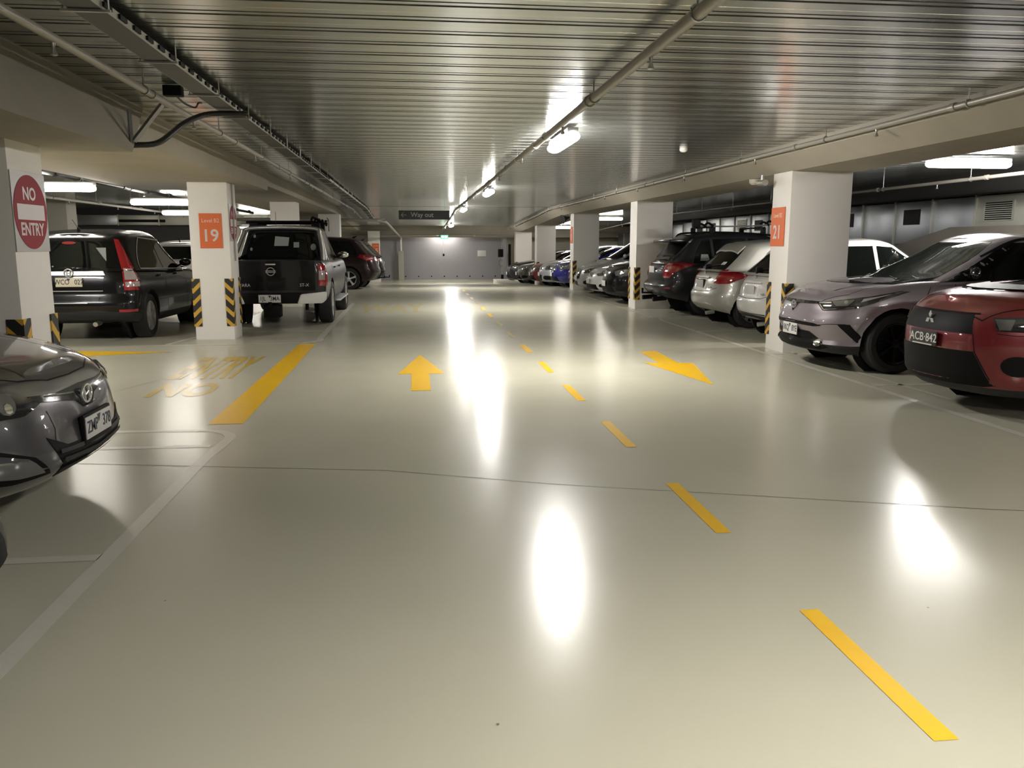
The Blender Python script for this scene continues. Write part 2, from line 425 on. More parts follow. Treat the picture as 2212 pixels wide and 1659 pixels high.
lamp(1.55, 42.75, 2.40, 'X', 'added unseen tube lamp behind the cross beam brightening the far wall', 'tube lamps over the aisle', True)  # added out of sight to brighten the far wall
for x, y, lb in ((7.0, 1.6, 'tube lamp over the right bays beside the viewer outside the frame'), (7.80, 11.2, 'large lit tube lamp over the purple crossover and red car'),  (7.55, 32.4, 'lit tube lamp right of the far orange sign pillar'), (6.95, 38.6, 'farthest lit tube lamp over the right bays')):
    lamp(x, y, 2.575, 'X', lb, 'tube lamps over the right bays', y > 30)
for x, y, lb in ((-5.8, 9.2, 'added unseen tube lamp over the left bays outside the frame'), (-5.35, 13.4, 'lit tube lamp right of the near no entry sign'), (-5.0, 17.8, 'wide lit tube lamp left of pillar 19'),  # first lamp is added out of view to brighten the numbered pillar's front
              (-6.1, 23.8, 'tube lamp over the white hatchback behind pillar 19'), (-6.0, 33.5, 'lit tube lamp above the pickup roof rack')):
    lamp(x, y, 2.29, 'X', lb, 'tube lamps over the left bays', y > 10)
lamp(-9.6, 23.5, 2.29, 'X', 'tube lamp deep in the left bays', 'tube lamps over the left bays', True)

# ------------------------------------------------------------------ pillars with corner guards
def guard_mesh(sx, sy, wd=.105, t=.012, h=.73):
    bm = bmesh.new()
    pts = [(-t, -t), (wd, -t), (wd, 0), (0, 0), (0, wd), (-t, wd)]
    lo = [bm.verts.new((x * sx, y * sy, 0)) for x, y in pts]; hi = [bm.verts.new((x * sx, y * sy, h)) for x, y in pts]
    n = len(pts)
    for i in range(n): bm.faces.new((lo[i], lo[(i + 1) % n], hi[(i + 1) % n], hi[i]))
    bm.faces.new(lo); bm.faces.new(hi)
    me = finish(bm, 'corner_guard'); me.materials.append(M['stripe']); return me
GM = {(a, b): guard_mesh(a, b) for a in (1, -1) for b in (1, -1)}
def pillar(x0, x1, y0, y1, label, group, m='white', ztop=None, corners=((0, 0), (1, 0), (0, 1), (1, 1)), z0=None):
    zb = zf((y0 + y1) / 2) if z0 is None else z0
    zt = (2.41 + zc(y0)) if ztop is None else ztop
    t = tag(empty('pillar', ((x0 + x1) / 2, (y0 + y1) / 2, zb)), label, 'pillar', group)
    hx, hy = (x1 - x0) / 2, (y1 - y0) / 2
    box('shaft', (-hx, hx, -hy, hy, -.02, zt - zb), M[m], t, .012)
    for a, b in corners:
        link('corner_guard', GM[(1 if a == 0 else -1, 1 if b == 0 else -1)], None, t, ((-hx, hx)[a], (-hy, hy)[b], .205))
    return t
gl, gr = 'white pillars on the left', 'white pillars on the right'
pillar(-3.5, -2.75, 6.20, 6.75, 'nearest left white pillar behind the grey hatchback with a red sign', gl, ztop=2.18)
pillar(-3.36, -2.78, 13.22, 13.80, 'white pillar numbered 19 between the black cars', gl, ztop=2.385)
pillar(-3.44, -2.82, 21.05, 21.65, 'white pillar behind the pickup roof', gl, ztop=2.47, corners=())
pillar(-3.15, -2.45, 28.85, 29.45, 'pale pillar above the dark maroon wagon', gl, ztop=2.45, corners=())
pillar(-2.15, -1.60, 40.6, 41.2, 'far white pillar numbered 15 behind the maroon wagon', gl, ztop=2.1, corners=((1, 0),))
pillar(-9.1, -8.1, 21.0, 21.6, 'cream pillar deep in the left bays beside the near red sign', gl, 'cream', ztop=2.70, corners=())
pillar(4.96, 5.81, 10.68, 11.25, 'large white pillar numbered 21 beside the purple crossover', gr)
pillar(4.99, 5.82, 18.47, 19.05, 'white pillar left of the dark grey wagon with roof bars', gr)
pillar(5.04, 5.86, 26.19, 26.78, 'white pillar with an orange sign between blue and white cars', gr)
pillar(5.02, 5.80, 34.0, 34.6, 'white pillar between the red and the brown car', gr)
pillar(5.0, 5.8, 41.0, 41.6, 'farthest right pillar beside the dark car by the grey wall', gr, ztop=2.05)

# ------------------------------------------------------------------ signs
def level_sign(num, loc, rot, label, wd=.33, ht=.52, sx=1.0):
    t = tag(empty('level_sign', loc), label, 'sign', 'orange level signs on the pillars'); t.rotation_euler = rot
    bm = bmesh.new(); abox(bm, -wd / 2, wd / 2, -ht / 2, ht / 2, 0, .006); link('sign_panel', finish(bm, 'sign_panel'), M['orange'], t)
    text('lettering', 'Level B2', .082, M['sign_text'], t, (0, ht * .29, .007), (0, 0, 0), .001, .93 * sx)
    text('numeral', num, .255, M['sign_white'], t, (-.01, -ht * .15, .007), (0, 0, 0), .001, 1.0 * sx, .004)
level_sign('19', (-3.045, 13.214, 1.655), FRONT_Y, 'orange sign reading Level B2 19 on the black car side pillar')
level_sign('21', (4.954, 11.02, 1.69), FACE_MX, 'orange sign reading Level B2 21 on the large right pillar', wd=.42)
level_sign('17', (5.034, 26.52, 1.74), FACE_MX, 'orange sign seen edge on at the far right white pillar', wd=.44)
level_sign('15', (-1.80, 40.594, 1.22), FRONT_Y, 'orange sign reading 15 on the far pillar', wd=.34, ht=.52)
def no_entry(loc, label):
    t = tag(empty('no_entry_sign', loc), label, 'sign', 'no entry signs'); t.rotation_euler = FACE_PX
    bm = bmesh.new(); abox(bm, -.27, .27, -.28, .28, 0, .006); link('sign_panel', finish(bm, 'sign_panel'), M['sign_grey'], t)
    prism('red_disc', [(.262 * math.cos(k * math.pi / 24), .262 * math.sin(k * math.pi / 24)) for k in range(48)], .003, M['red_sign'], t, (0, 0, .006))
    prism('white_bar', [(-.215, -.055), (.215, -.055), (.215, .055), (-.215, .055)], .002, M['sign_white'], t, (0, 0, .009))
    text('lettering', 'NO', .125, M['sign_white'], t, (-.01, .125, .0092), (0, 0, 0), .001, 1.05, .003)
    text('lettering', 'ENTRY', .125, M['sign_white'], t, (0, -.125, .0092), (0, 0, 0), .001, .95, .003)
    return t
no_entry((-2.748, 6.475, 1.685), 'round red no entry sign on the nearest left pillar')
no_entry((-2.778, 13.52, 1.78), 'round red no entry sign seen edge on at pillar 19')
t = tag(empty('way_out_sign', (.335, 25.0, 2.30)), 'dark hanging sign with arrow and words Way out', 'sign'); t.rotation_euler = FRONT_Y
bm = bmesh.new(); abox(bm, -.745, .745, -.13, .13, -.05, 0, .005); link('sign_panel', finish(bm, 'sign_panel'), M['board'], t)
text('lettering', 'Way out', .185, M['board_text'], t, (-.06, .0, .002), (0, 0, 0), .001, 1.0, .002)
bm = bmesh.new()
for p, q in (((-.67, 0), (-.52, 0)), ((-.67, 0), (-.605, .065)), ((-.67, 0), (-.605, -.065))):
    atube(bm, [(p[0], p[1], .002), (q[0], q[1], .002)], .008, 6)
link('arrow', finish(bm, 'arrow'), M['board_text'], t)
for x in (-.6, .6):
    tube('hanger_rod', [(x, .13, -.025), (x, .40, -.025)], .006, M['steel'], t, 6)
t = tag(empty('exit_sign', (1.52, 41.4, 1.80)), 'small green glowing exit sign below the far cross beam', 'sign')
box('sign_case', (-.19, .19, -.03, .03, -.10, .10), M['lamp_body'], t, .01)
box('green_face', (-.17, .17, -.036, -.028, -.08, .08), M['exit'], t)
bm = bmesh.new(); abox(bm, .01, .14, -.042, -.035, -.055, .055); abox(bm, -.13, -.03, -.042, -.035, -.05, .04); abox(bm, -.09, -.06, -.042, -.035, .035, .065)
link('figure', finish(bm, 'figure'), M['exit_white'], t)
tube('hanger_rod', [(0, 0, .10), (0, 0, .23)], .008, M['steel'], t, 6)
t = tag(empty('wall_notice', (3.50, YF - .012, .98)), 'white notice board on the far grey wall', 'notice')
box('notice_board', (-.22, .22, -.01, .01, -.15, .15), M['notice'], t, .004)
# pull cord, controller, posts
t = tag(empty('pull_cord', (1.50, 42.2, 1.64)), 'white pull cord with knob hanging before the far wall', 'cord')
tube('cord', [(0, 0, .15), (0, 0, -.66)], .006, M['lamp_body'], t, 6)
bm = bmesh.new(); alathe(bm, [(.01, -.66), (.045, -.70), (.05, -.75), (.02, -.79)], 12, 'Z'); link('knob', finish(bm, 'knob', 50), M['black'], t)
t = tag(empty('gate_controller', (4.38, 42.3, .0)), 'black control box on a grey post beside the far wall', 'controller')
box('post', (.10, .32, -.08, .08, -.36, 1.80), M['grey_wall'], t, .01)
box('control_box', (-.13, .13, -.12, .0, .80, 1.20), M['black'], t, .02)
box('foot_box', (.02, .14, -.12, .0, -.35, -.08), M['black'], t, .01)
bm = bmesh.new(); atube(bm, [(.02 + .10 * math.cos(k * math.pi / 8), -.06, .50 + .17 * math.sin(k * math.pi / 8)) for k in range(17)], .008, 6); link('cable_loop', finish(bm, 'cable_loop', 60), M['dark_pipe'], t)
tag(box('black_guide_rail', (4.78, 4.90, 42.2, 42.3, -.36, 1.45), M['black'], None, .01), 'upright black guide rail beside the control post', 'rail')
t = tag(empty('down_pipe', (-.63, 42.6, -.35)), 'white down pipe in a grey box guard at the far wall', 'pipe')
tube('pipe', [(0, 0, 1.4), (0, 0, 2.15)], .055, M['white'], t, 12)
tube('collar', [(0, 0, 2.02), (0, 0, 2.08)], .075, M['steel'], t, 12)
box('box_guard', (-.13, .13, -.13, .13, 0, 1.46), M['cream'], t, .01)

# ------------------------------------------------------------------ pipes and services on the ceiling
def run_pipe(name, x, z, ys, r, m, label, step=3.0, hang=2.44, drop=.0):
    t = tag(empty(name, (0, 0, 0)), label, 'pipe')
    tube('pipe', [(x, y, z + zc(y)) for y in ys], r, M[m], t, 10)
    y = ys[0] + .9
    while y < ys[-1]:
        d = zc(y)
        tube('coupling', [(x, y - .035, z + d), (x, y + .035, z + d)], r * 1.35, M[m], t, 10)
        y += step
    y = ys[0] + .5
    while y < ys[-1]:
        d = zc(y); bm = bmesh.new()
        atube(bm, [(x - .005, y, z + r + d), (x - .005, y, 2.71 + d)], .006, 6)
        atube(bm, [(x + math.cos(a) * (r + .006), y, z + d + math.sin(a) * (r + .006)) for a in [k * math.pi / 6 for k in range(13)]], .007, 5)
        link('hanger', finish(bm, 'hanger', 60), M['steel'], t)
        y += hang
    y = ys[0] + 2.1
    while y < ys[-1]:
        d = zc(y); bm = bmesh.new()
        alathe(bm, [(.012, -r - .07), (.022, -r - .065), (.008, -r - .03), (.014, -r)], 8, 'Z')
        link('sprinkler_head', finish(bm, 'sprinkler_head', 50), M['steel'], t, (x, y, z + d))
        y += step
    return t
run_pipe('sprinkler_pipe', 1.44, 2.60, [-6, 28.5, 38.5, 41.5], .036, 'pipe', 'long grey sprinkler pipe along the middle of the aisle ceiling')
run_pipe('sprinkler_pipe', -1.96, 2.585, [-6, 28.5, 34], .026, 'pipe', 'thin pale sprinkler pipe along the left aisle ceiling edge')
run_pipe('sprinkler_pipe', 4.62, 2.615, [-6, 28.5, 38.5, 41.5], .026, 'pipe', 'thin pale sprinkler pipe along the right concrete beam')
run_pipe('sprinkler_pipe', -5.3, 2.50, [6.5, 29.0], .040, 'dark_pipe', 'dark pipe crossing behind the near red sign to pillar 19')
run_pipe('sprinkler_pipe', -7.3, 2.40, [8, 29.0], .030, 'white', 'white pipe over the left bays')
run_pipe('sprinkler_pipe', 8.6, 2.45, [2, 28.5, 38.5, 41.5], .028, 'pipe', 'grey pipe over the right bays below the dark ceiling')
t = tag(empty('cross_pipe', (0, 0, 0)), 'grey pipe crossing the far left ceiling and stepping down to the far wall', 'pipe')
tube('pipe', [(-6.8, 30.2, 2.29), (-1.15, 30.2, 2.29), (-.98, 31.2, 2.25), (-.72, 38.5, 1.92), (-.64, 41.3, 1.80)], .05, M['pipe'], t, 10)
tube('elbow', [(-1.25, 30.2, 2.29), (-1.13, 30.2, 2.29), (-1.03, 30.5, 2.28)], .068, M['steel'], t, 10)
for y, z in ((33.0, 2.13), (36.0, 2.02)):
    t = tag(empty('cross_pipe', (0, 0, 0)), 'thin grey cross pipe at %s the far left ceiling' % ('the nearer part of' if y < 34 else 'the farther part of'), 'pipe')
    tube('pipe', [(-6.8, y, z), (-1.0, y, z)], .025, M['pipe'], t, 8)
t = tag(empty('wall_pipe', (0, 0, 0)), 'grey pipe across the top of the far wall', 'pipe')
tube('pipe', [(-3, 41.45, 1.86), (4.9, 41.45, 1.86)], .045, M['pipe'], t, 10)
for x in (1.18, 3.0): tube('coupling', [(x - .05, 41.45, 1.86), (x + .05, 41.45, 1.86)], .062, M['steel'], t, 10)
# cable tray
t = tag(empty('cable_tray', (-1.60, 0, 2.615)), 'dark perforated cable tray along the left aisle ceiling', 'cable tray')
def trayrun(name, b0, m):
    bm = bmesh.new(); rings = []
    for y in (-5.5, 28.5, 34.5):
        d = zc(y); rings.append([bm.verts.new((x, y, z + d)) for x, z in b0])
    n = len(b0)
    for A, B in zip(rings, rings[1:]):
        for k in range(n): bm.faces.new((A[k], A[(k + 1) % n], B[(k + 1) % n], B[k]))
    bm.faces.new(rings[0]); bm.faces.new(rings[-1])
    return link(name, finish(bm, name), M[m], t)
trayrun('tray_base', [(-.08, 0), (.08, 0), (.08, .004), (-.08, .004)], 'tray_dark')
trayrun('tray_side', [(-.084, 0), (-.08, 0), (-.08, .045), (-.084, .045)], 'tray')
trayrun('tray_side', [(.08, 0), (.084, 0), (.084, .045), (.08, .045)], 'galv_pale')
for i, (x, r) in enumerate(((-.045, .014), (-.01, .018), (.035, .012))):
    tube('cable', [(x + .012 * math.sin(k * 1.7 + i), -5.4 + k * 2.4, .02 + zc(-5.4 + k * 2.4)) for k in range(17)], r, M['dark_pipe'], t, 8)
y = -5.0
while y < 34:
    bm = bmesh.new()
    abox(bm, -.12, .12, y - .012, y + .012, -.014 + zc(y), -.002 + zc(y))
    for x in (-.11, .11): atube(bm, [(x, y, -.01 + zc(y)), (x, y, .09 + zc(y))], .005, 6)
    link('tray_bracket', finish(bm, 'tray_bracket'), M['steel'], t); y += 1.2
y = -5.3; n = 0
while y < 16:                                       # rungs / slots on the near edge of the tray
    box('tray_rung', (.084, .096, y, y + .11, .012, .036), M['black'], t); y += .23
# black conduit that dips from the tray to the deep beam
t = tag(empty('black_conduit', (0, 0, 0)), 'bent black conduit between the deep left beam and the cable tray', 'conduit')
def spl(pts, n=8):
    out = []
    for i in range(len(pts) - 1):
        p0 = Vector(pts[max(0, i - 1)]); p1 = Vector(pts[i]); p2 = Vector(pts[i + 1]); p3 = Vector(pts[min(len(pts) - 1, i + 2)])
        for k in range(n):
            u = k / n
            out.append(.5 * ((2 * p1) + (p2 - p0) * u + (2 * p0 - 5 * p1 + 4 * p2 - p3) * u * u + (3 * p1 - p0 - 3 * p2 + p3) * u ** 3))
    out.append(Vector(pts[-1])); return out
tube('conduit', spl([(-2.42, 7.25, 2.25), (-2.22, 7.25, 2.25), (-2.05, 7.3, 2.28), (-1.92, 7.5, 2.44), (-1.82, 7.6, 2.52), (-1.70, 7.7, 2.57), (-1.42, 7.75, 2.58)]), .024, M['dark_pipe'], t, 10)
t2 = tag(empty('bracket_strut', (0, 0, 0)), 'slotted grey strut bracket at the end of the deep left beam', 'bracket')
tube('strut', [(-2.20, 7.15, 2.27), (-1.98, 7.2, 2.56)], .022, M['tray'], t2, 4)
tube('strut', [(-2.22, 7.15, 2.26), (-2.22, 7.15, 2.52)], .018, M['tray'], t2, 4)
t = tag(empty('junction_box', (-1.86, 7.1, 2.64)), 'small dark junction box with a cable loop beside the cable tray', 'box')
box('case', (-.07, .07, -.05, .05, -.03, .05), M['black'], t, .008)
tube('cable_loop', spl([(0, .0, 0), (.03, .18, -.05), (.09, .28, -.07), (.13, .24, -.04), (.14, .3, -.03)]), .008, M['dark_pipe'], t, 6)
# smoke detector, camera, loudspeaker, conduit on pillar 19
def on_ceiling(name, x, y, label):
    t = tag(empty(name, (x, y, 2.70)), label, 'detector')
    bm = bmesh.new(); alathe(bm, [(.05, 0), (.055, -.02), (.045, -.04), (.02, -.052)], 16, 'Z'); link('detector_body', finish(bm, 'detector_body', 40), M['white'], t)
on_ceiling('smoke_detector', 3.55, 10.9, 'small white smoke detector on the ceiling right of the aisle')
t = tag(empty('security_camera', (4.80, 11.15, 2.36)), 'grey security camera under the right beam beside pillar 21', 'camera')
tube('mount', [(0, .1, .035), (0, .1, -.03)], .025, M['steel'], t, 10)
tube('camera_body', [(.02, .25, -.06), (-.02, -.05, -.075)], .042, M['pipe'], t, 12)
bm = bmesh.new(); alathe(bm, [(.075, .0), (.07, -.05), (.04, -.075)], 14, 'Z'); link('dome', finish(bm, 'dome', 40), M['cream'], t, (.02, .42, -.0))
t = tag(empty('loudspeaker', (4.93, 26.0, 2.28)), 'dark horn loudspeaker under the right beam at the far orange sign', 'loudspeaker')
bm = bmesh.new(); alathe(bm, [(.03, .0), (.05, .10), (.13, .24), (.14, .26)], 14, 'X'); link('horn', finish(bm, 'horn', 40), M['trim'], t, (-.08, 0, 0), (0, R(165), R(25)))
tube('bracket', [(-.06, 0, .0), (-.06, 0, .14)], .015, M['steel'], t, 6)
t = tag(empty('wall_conduit', (-2.76, 13.5, 0)), 'vertical grey conduit down the aisle face of pillar 19', 'conduit')
tube('conduit', [(0, 0, 2.38), (0, 0, 1.2)], .012, M['pipe'], t, 8)

# ------------------------------------------------------------------ ducts at the right wall and the left bays
t = tag(empty('air_duct', (10.30, 0, 0)), 'long galvanised air duct along the right wall in flanged sections', 'duct')
y = 11.86; i = 0
while y < 41:
    d = zc(y + .65)
    box('duct_section', (0, .55, y + .02, y + 1.28, 1.46 + d, 2.32 + d), M['galv'] if y > 14.4 else M['galv_pale'], t, .006)
    box('duct_flange', (-.03, .56, y - .025, y + .02, 1.43 + d, 2.34 + d), M['galv_pale'], t, .004)
    if i == 1 or i == 6 or i == 10:
        bm = bmesh.new(); abox(bm, -.02, .0, y + .3, y + 1.05, 1.86 + d, 2.22 + d); link('grille_frame', finish(bm, 'grille_frame'), M['galv_pale'], t)
        for k in range(9): box('grille_louvre', (-.032, -.018, y + .34, y + 1.01, 1.885 + k * .036 + d, 1.903 + k * .036 + d), M['black'], t)
    elif i in (3, 5, 8, 9, 12, 13):
        box('duct_opening', (-.012, .02, y + .42, y + .98, 1.85 + d, 2.16 + d), M['black'], t)
    y += 1.30; i += 1
t = tag(empty('sloped_duct_hood', (0, 0, 0)), 'sloping grey duct hood under the right duct behind the purple crossover', 'duct')
bm = bmesh.new()
a = [bm.verts.new(p) for p in ((9.7, 8.5, 1.2), (9.7, 17.2, 1.2), (9.7, 14.3, 1.76), (9.7, 8.5, 1.76))]
b = [bm.verts.new((10.24, v.co.y, v.co.z)) for v in a]
bm.faces.new(a); bm.faces.new(b)
for i in range(4): bm.faces.new((a[i], a[(i + 1) % 4], b[(i + 1) % 4], b[i]))
link('hood', finish(bm, 'hood'), M['concrete_dark'], t)
t = tag(empty('hood_stand', (10.0, 12, 0)), 'dark plinth wall carrying the sloping duct hood', 'plinth')
box('plinth', (-.25, .25, -3.4, 5.1, 0, 1.2), M['black_wall'], t)
t = tag(empty('cross_duct', (0, 29.6, 0)), 'pale duct along the top of the charcoal left wall', 'duct')
for k in range(5):
    x = -13.6 + k * 1.3
    box('duct_section', (x + .02, x + 1.28, -.3, .3, 2.08, 2.40), M['galv'] if k in (1, 2) else M['galv_pale'], t, .006)
    box('duct_flange', (x - .02, x + .02, -.33, .33, 2.06, 2.42), M['galv_pale'], t, .004)
box('grille', (-9.7, -8.2, -.315, -.29, 2.17, 2.26), M['black'], t)

# ================================================================== cars
def pchip(pts):
    xs = [p[0] for p in pts]; ys = [p[1] for p in pts]; n = len(xs)
    if n == 1: return lambda x: ys[0]
    h = [xs[i + 1] - xs[i] for i in range(n - 1)]; dl = [(ys[i + 1] - ys[i]) / h[i] for i in range(n - 1)]
    m = [0.] * n; m[0] = dl[0]; m[-1] = dl[-1]
    for i in range(1, n - 1):
        if dl[i - 1] * dl[i] > 0:
            w1 = 2 * h[i] + h[i - 1]; w2 = h[i] + 2 * h[i - 1]
            m[i] = (w1 + w2) / (w1 / dl[i - 1] + w2 / dl[i])
    def f(x):
        if x <= xs[0]: return ys[0]
        if x >= xs[-1]: return ys[-1]
        i = 0
        while x > xs[i + 1]: i += 1
        u = (x - xs[i]) / h[i]
        return (ys[i] * (1 + 2 * u) * (1 - u) ** 2 + m[i] * h[i] * u * (1 - u) ** 2 + ys[i + 1] * u * u * (3 - 2 * u) + m[i + 1] * h[i] * u * u * (u - 1))
    return f
def pl(v):
    return pchip(v) if isinstance(v, (list, tuple)) else (lambda x, v=v: v)
WHEELS = {}
def wheel_mesh(Rt, wd, style):
    key = (Rt, wd, style)
    if key in WHEELS: return WHEELS[key]
    rr = Rt * .68; h = wd / 2
    bm = bmesh.new()
    alathe(bm, [(rr, -h * .8), (rr + .015, -h * .95), (Rt * .90, -h), (Rt * .975, -h * .86), (Rt, -h * .6), (Rt, 0), (Rt, h * .6), (Rt * .975, h * .86), (Rt * .90, h), (rr + .015, h * .95), (rr, h * .8), (rr * .97, 0)], 40, 'Y', 0, True)
    ty = finish(bm, 'tyre', 35); ty.materials.append(M['tyre'])
    bm = bmesh.new()
    alathe(bm, [(rr * 1.0, h * .80), (rr * .985, h * .88), (rr * .93, h * .84), (rr * .90, h * .3), (rr * .95, h * .2)], 40, 'Y', 0, True)
    alathe(bm, [(rr * .93, h * .15), (rr * .93, h * .10)], 30, 'Y', 1)
    ns = {'five': 5, 'ten': 10, 'dark': 7, 'six': 6}[style]
    for k in range(ns):
        a = 2 * math.pi * k / ns + .3
        wa, wb = (.30, .36) if style in ('five', 'six') else (.16, .2)
        w0, w1 = rr * wa * .5, rr * wb * .5
        u = Vector((math.cos(a), 0, math.sin(a))); v = Vector((-math.sin(a), 0, math.cos(a)))
        vs = []
        for (rad, hw, y0, y1) in ((rr * .12, w0, h * .45, h * .80), (rr * .55, w0 * .85, h * .42, h * .78), (rr * .93, w1, h * .45, h * .86)):
            vs.append([bm.verts.new(u * rad + v * hw + Vector((0, y0, 0))), bm.verts.new(u * rad - v * hw + Vector((0, y0, 0))), bm.verts.new(u * rad - v * hw * .8 + Vector((0, y1, 0))), bm.verts.new(u * rad + v * hw * .8 + Vector((0, y1, 0)))])
        for A, B in zip(vs, vs[1:]):
            for j in range(4): bm.faces.new((A[j], A[(j + 1) % 4], B[(j + 1) % 4], B[j]))
    alathe(bm, [(rr * .20, h * .4), (rr * .20, h * .80), (rr * .12, h * .86)], 20, 'Y', 0)
    rm = finish(bm, 'rim', 35); rm.materials.append(M['alloy_dark'] if style == 'dark' else M['alloy']); rm.materials.append(M['liner'])
    WHEELS[key] = (ty, rm); return ty, rm

class Car:
    def __init__(s, P):
        s.P = P; s.L, s.W = P['L'], P['W']
        s.zt, s.zb = pchip(P['top']), pchip(P['bottom'])
        s.sf, s.sr = pchip(P['front']), pchip(P['rear'])
        s.inset = pchip(P.get('sec', [(0, .10), (.10, .035), (.28, .005), (.5, 0), (.72, .012), (.88, .035), (.96, .065), (1, .11)]))
        s.root = tag(empty('car', (0, 0, 0)), P['label'], 'car', P.get('group'))
        s.pm = P['paint']
        s.body()
        s.cabin() if 'cab' in P else None
        s.bvh_build()
        s.wheels()
    def X(s, d): return s.L / 2 - d
    # ---- lower body
    def body(s):
        P = s.P; L, W = s.L, s.W
        T = [0, .04, .09, .15, .22, .3, .38, .46, .54, .62, .7, .77, .83, .88, .92, .955, .98, 1.0]
        af, nf = P.get('af', .75), P.get('nf', 2.7); ar, nr = P.get('ar', .5), P.get('nr', 3.2)
        NF = 18; ds = .045; NS = int((L - af - ar) / ds)
        bm = bmesh.new(); V = {}
        H = []
        for ti, t in enumerate(T):
            f0, r0 = s.sf(t), s.sr(t); w_ = W / 2 - s.inset(t); row = []
            S0, S1 = f0 + af, L - r0 - ar
            for k in range(NF):
                ph = math.pi / 2 * (k / NF)
                row.append((f0 + af * (1 - math.cos(ph) ** (2 / nf)), w_ * math.sin(ph) ** (2 / nf)))
            for k in range(NS + 1): row.append((S0 + (S1 - S0) * k / NS, w_))
            for k in range(NF - 1, -1, -1):
                ph = math.pi / 2 * (k / NF)
                row.append((L - r0 - ar * (1 - math.cos(ph) ** (2 / nr)), w_ * math.sin(ph) ** (2 / nr)))
            H.append(row)
        wm = pl(P.get('plan', 1.0))
        n = len(H[0]); nt = len(T); cr = pl(P.get('crown', .035))
        for ti, t in enumerate(T):
            for i, (d, y) in enumerate(H[ti]):
                z = s.zb(d) + t * (s.zt(d) - s.zb(d))
                for sg in (1, -1):
                    if y < 1e-6 and sg == -1: V[(ti, i, -1)] = V[(ti, i, 1)]; continue
                    V[(ti, i, sg)] = bm.verts.new((s.X(d), y * sg * wm(d), z))
        clad = P.get('clad', 0.)
        for ti in range(nt - 1):
            for i in range(n - 1):
                for sg in (1, -1):
                    q = [V[(ti, i, sg)], V[(ti, i + 1, sg)], V[(ti + 1, i + 1, sg)], V[(ti + 1, i, sg)]]
                    q = list(dict.fromkeys(q))
                    if len(q) < 3: continue
                    f = bm.faces.new(q)
                    if T[ti + 1] <= clad + 1e-6: f.material_index = 2
        ny = 8
        for top in (nt - 1, 0):
            prev = None
            for i in range(n):
                a, b = V[(top, i, 1)], V[(top, i, -1)]
                if a is b: row = [a] * (ny + 1)
                else:
                    row = [a]
                    for k in range(1, ny):
                        u = k / ny; co = a.co.lerp(b.co, u)
                        if top: co.z += cr(H[top][i][0]) * (1 - abs(2 * u - 1) ** 2.2)
                        row.append(bm.verts.new(co))
                    row.append(b)
                if prev:
                    for k in range(ny):
                        q = list(dict.fromkeys([prev[k], prev[k + 1], row[k + 1], row[k]]))
                        if len(q) >= 3:
                            f = bm.faces.new(q)
                            if not top: f.material_index = 1
                prev = row
        # wheel arches
        Ra = P['Ra']; zw = P['Rt']; arch = []
        for sw in P['axles']:
            xw = s.X(sw); kill = []
            for f in bm.faces:
                c = f.calc_center_median()
                if abs(c.y) > W * .27 and (c.x - xw) ** 2 + (c.z - zw) ** 2 < Ra ** 2: kill.append(f)
            bmesh.ops.delete(bm, geom=kill, context='FACES')
            for e in [e for e in bm.edges if e.is_boundary]:
                for v in e.verts:
                    d = math.hypot(v.co.x - xw, v.co.z - zw)
                    if abs(v.co.y) > W * .27 and abs(d - Ra) < .055:
                        v.co.x = xw + (v.co.x - xw) / d * Ra; v.co.z = zw + (v.co.z - zw) / d * Ra
            es = [e for e in bm.edges if e.is_boundary and all(abs(math.hypot(v.co.x - xw, v.co.z - zw) - Ra) < .004 and abs(v.co.y) > W * .3 for v in e.verts)]
            r = bmesh.ops.extrude_edge_only(bm, edges=es)
            for g in r['geom']:
                if isinstance(g, bmesh.types.BMVert): g.co.y = math.copysign(W / 2 - .30, g.co.y)
                if isinstance(g, bmesh.types.BMFace): g.material_index = 1
            for sg in (1, -1):
                cv = [bm.verts.new((xw + Ra * math.cos(a), sg * (W / 2 - .30), zw + Ra * math.sin(a))) for a in [2 * math.pi * k / 24 for k in range(24)]]
                f = bm.faces.new(cv); f.material_index = 1
        bmesh.ops.remove_doubles(bm, verts=bm.verts, dist=.0005)
        me = finish(bm, 'body', P.get('sharp', 38))
        for m in (s.pm, M['liner'], M['trim']): me.materials.append(m)
        s.body_o = link('body', me, None, s.root)
    # ---- greenhouse
    def cabin(s):
        c = s.P['cab']; U = [0, .08, .18, .3, .42, .55, .67, .78, .86, .92, .965, 1.0]
        s.za = lambda d: s.zt(max(c['a0'] + .15, min(c['c0'] - .1, d))) - .035
        s.zr = pchip(c['roof'])
        pf, pr = c.get('pf', .92), c.get('pr', .9)
        s.cf = lambda u: c['a0'] + (c['a1'] - c['a0']) * u ** pf
        s.cr_ = lambda u: c['c0'] + (c['c1'] - c['c0']) * u ** pr
        rnd = pchip([(0, 0), (.86, 0), (.92, .008), (.965, .028), (1, .075)])
        s.cw = lambda u: c['wb'] + (c['wr'] - c['wb']) * u ** .9 - rnd(u)
        af, nf, ar, nr = c.get('af', .55), c.get('nf', 2.4), c.get('ar', .35), c.get('nr', 2.8)
        NF, NS = 12, 40
        bm = bmesh.new(); V = {}; H = []
        for ui, u in enumerate(U):
            f0, r0, w_ = s.cf(u) + rnd(u) * .8, s.cr_(u) - rnd(u) * .8, s.cw(u); row = []
            for k in range(NF):
                ph = math.pi / 2 * k / NF; row.append((f0 + af * (1 - math.cos(ph) ** (2 / nf)), w_ * math.sin(ph) ** (2 / nf)))
            for k in range(NS + 1): row.append((f0 + af + (r0 - ar - f0 - af) * k / NS, w_))
            for k in range(NF - 1, -1, -1):
                ph = math.pi / 2 * k / NF; row.append((r0 - ar * (1 - math.cos(ph) ** (2 / nr)), w_ * math.sin(ph) ** (2 / nr)))
            H.append(row)
        n = len(H[0])
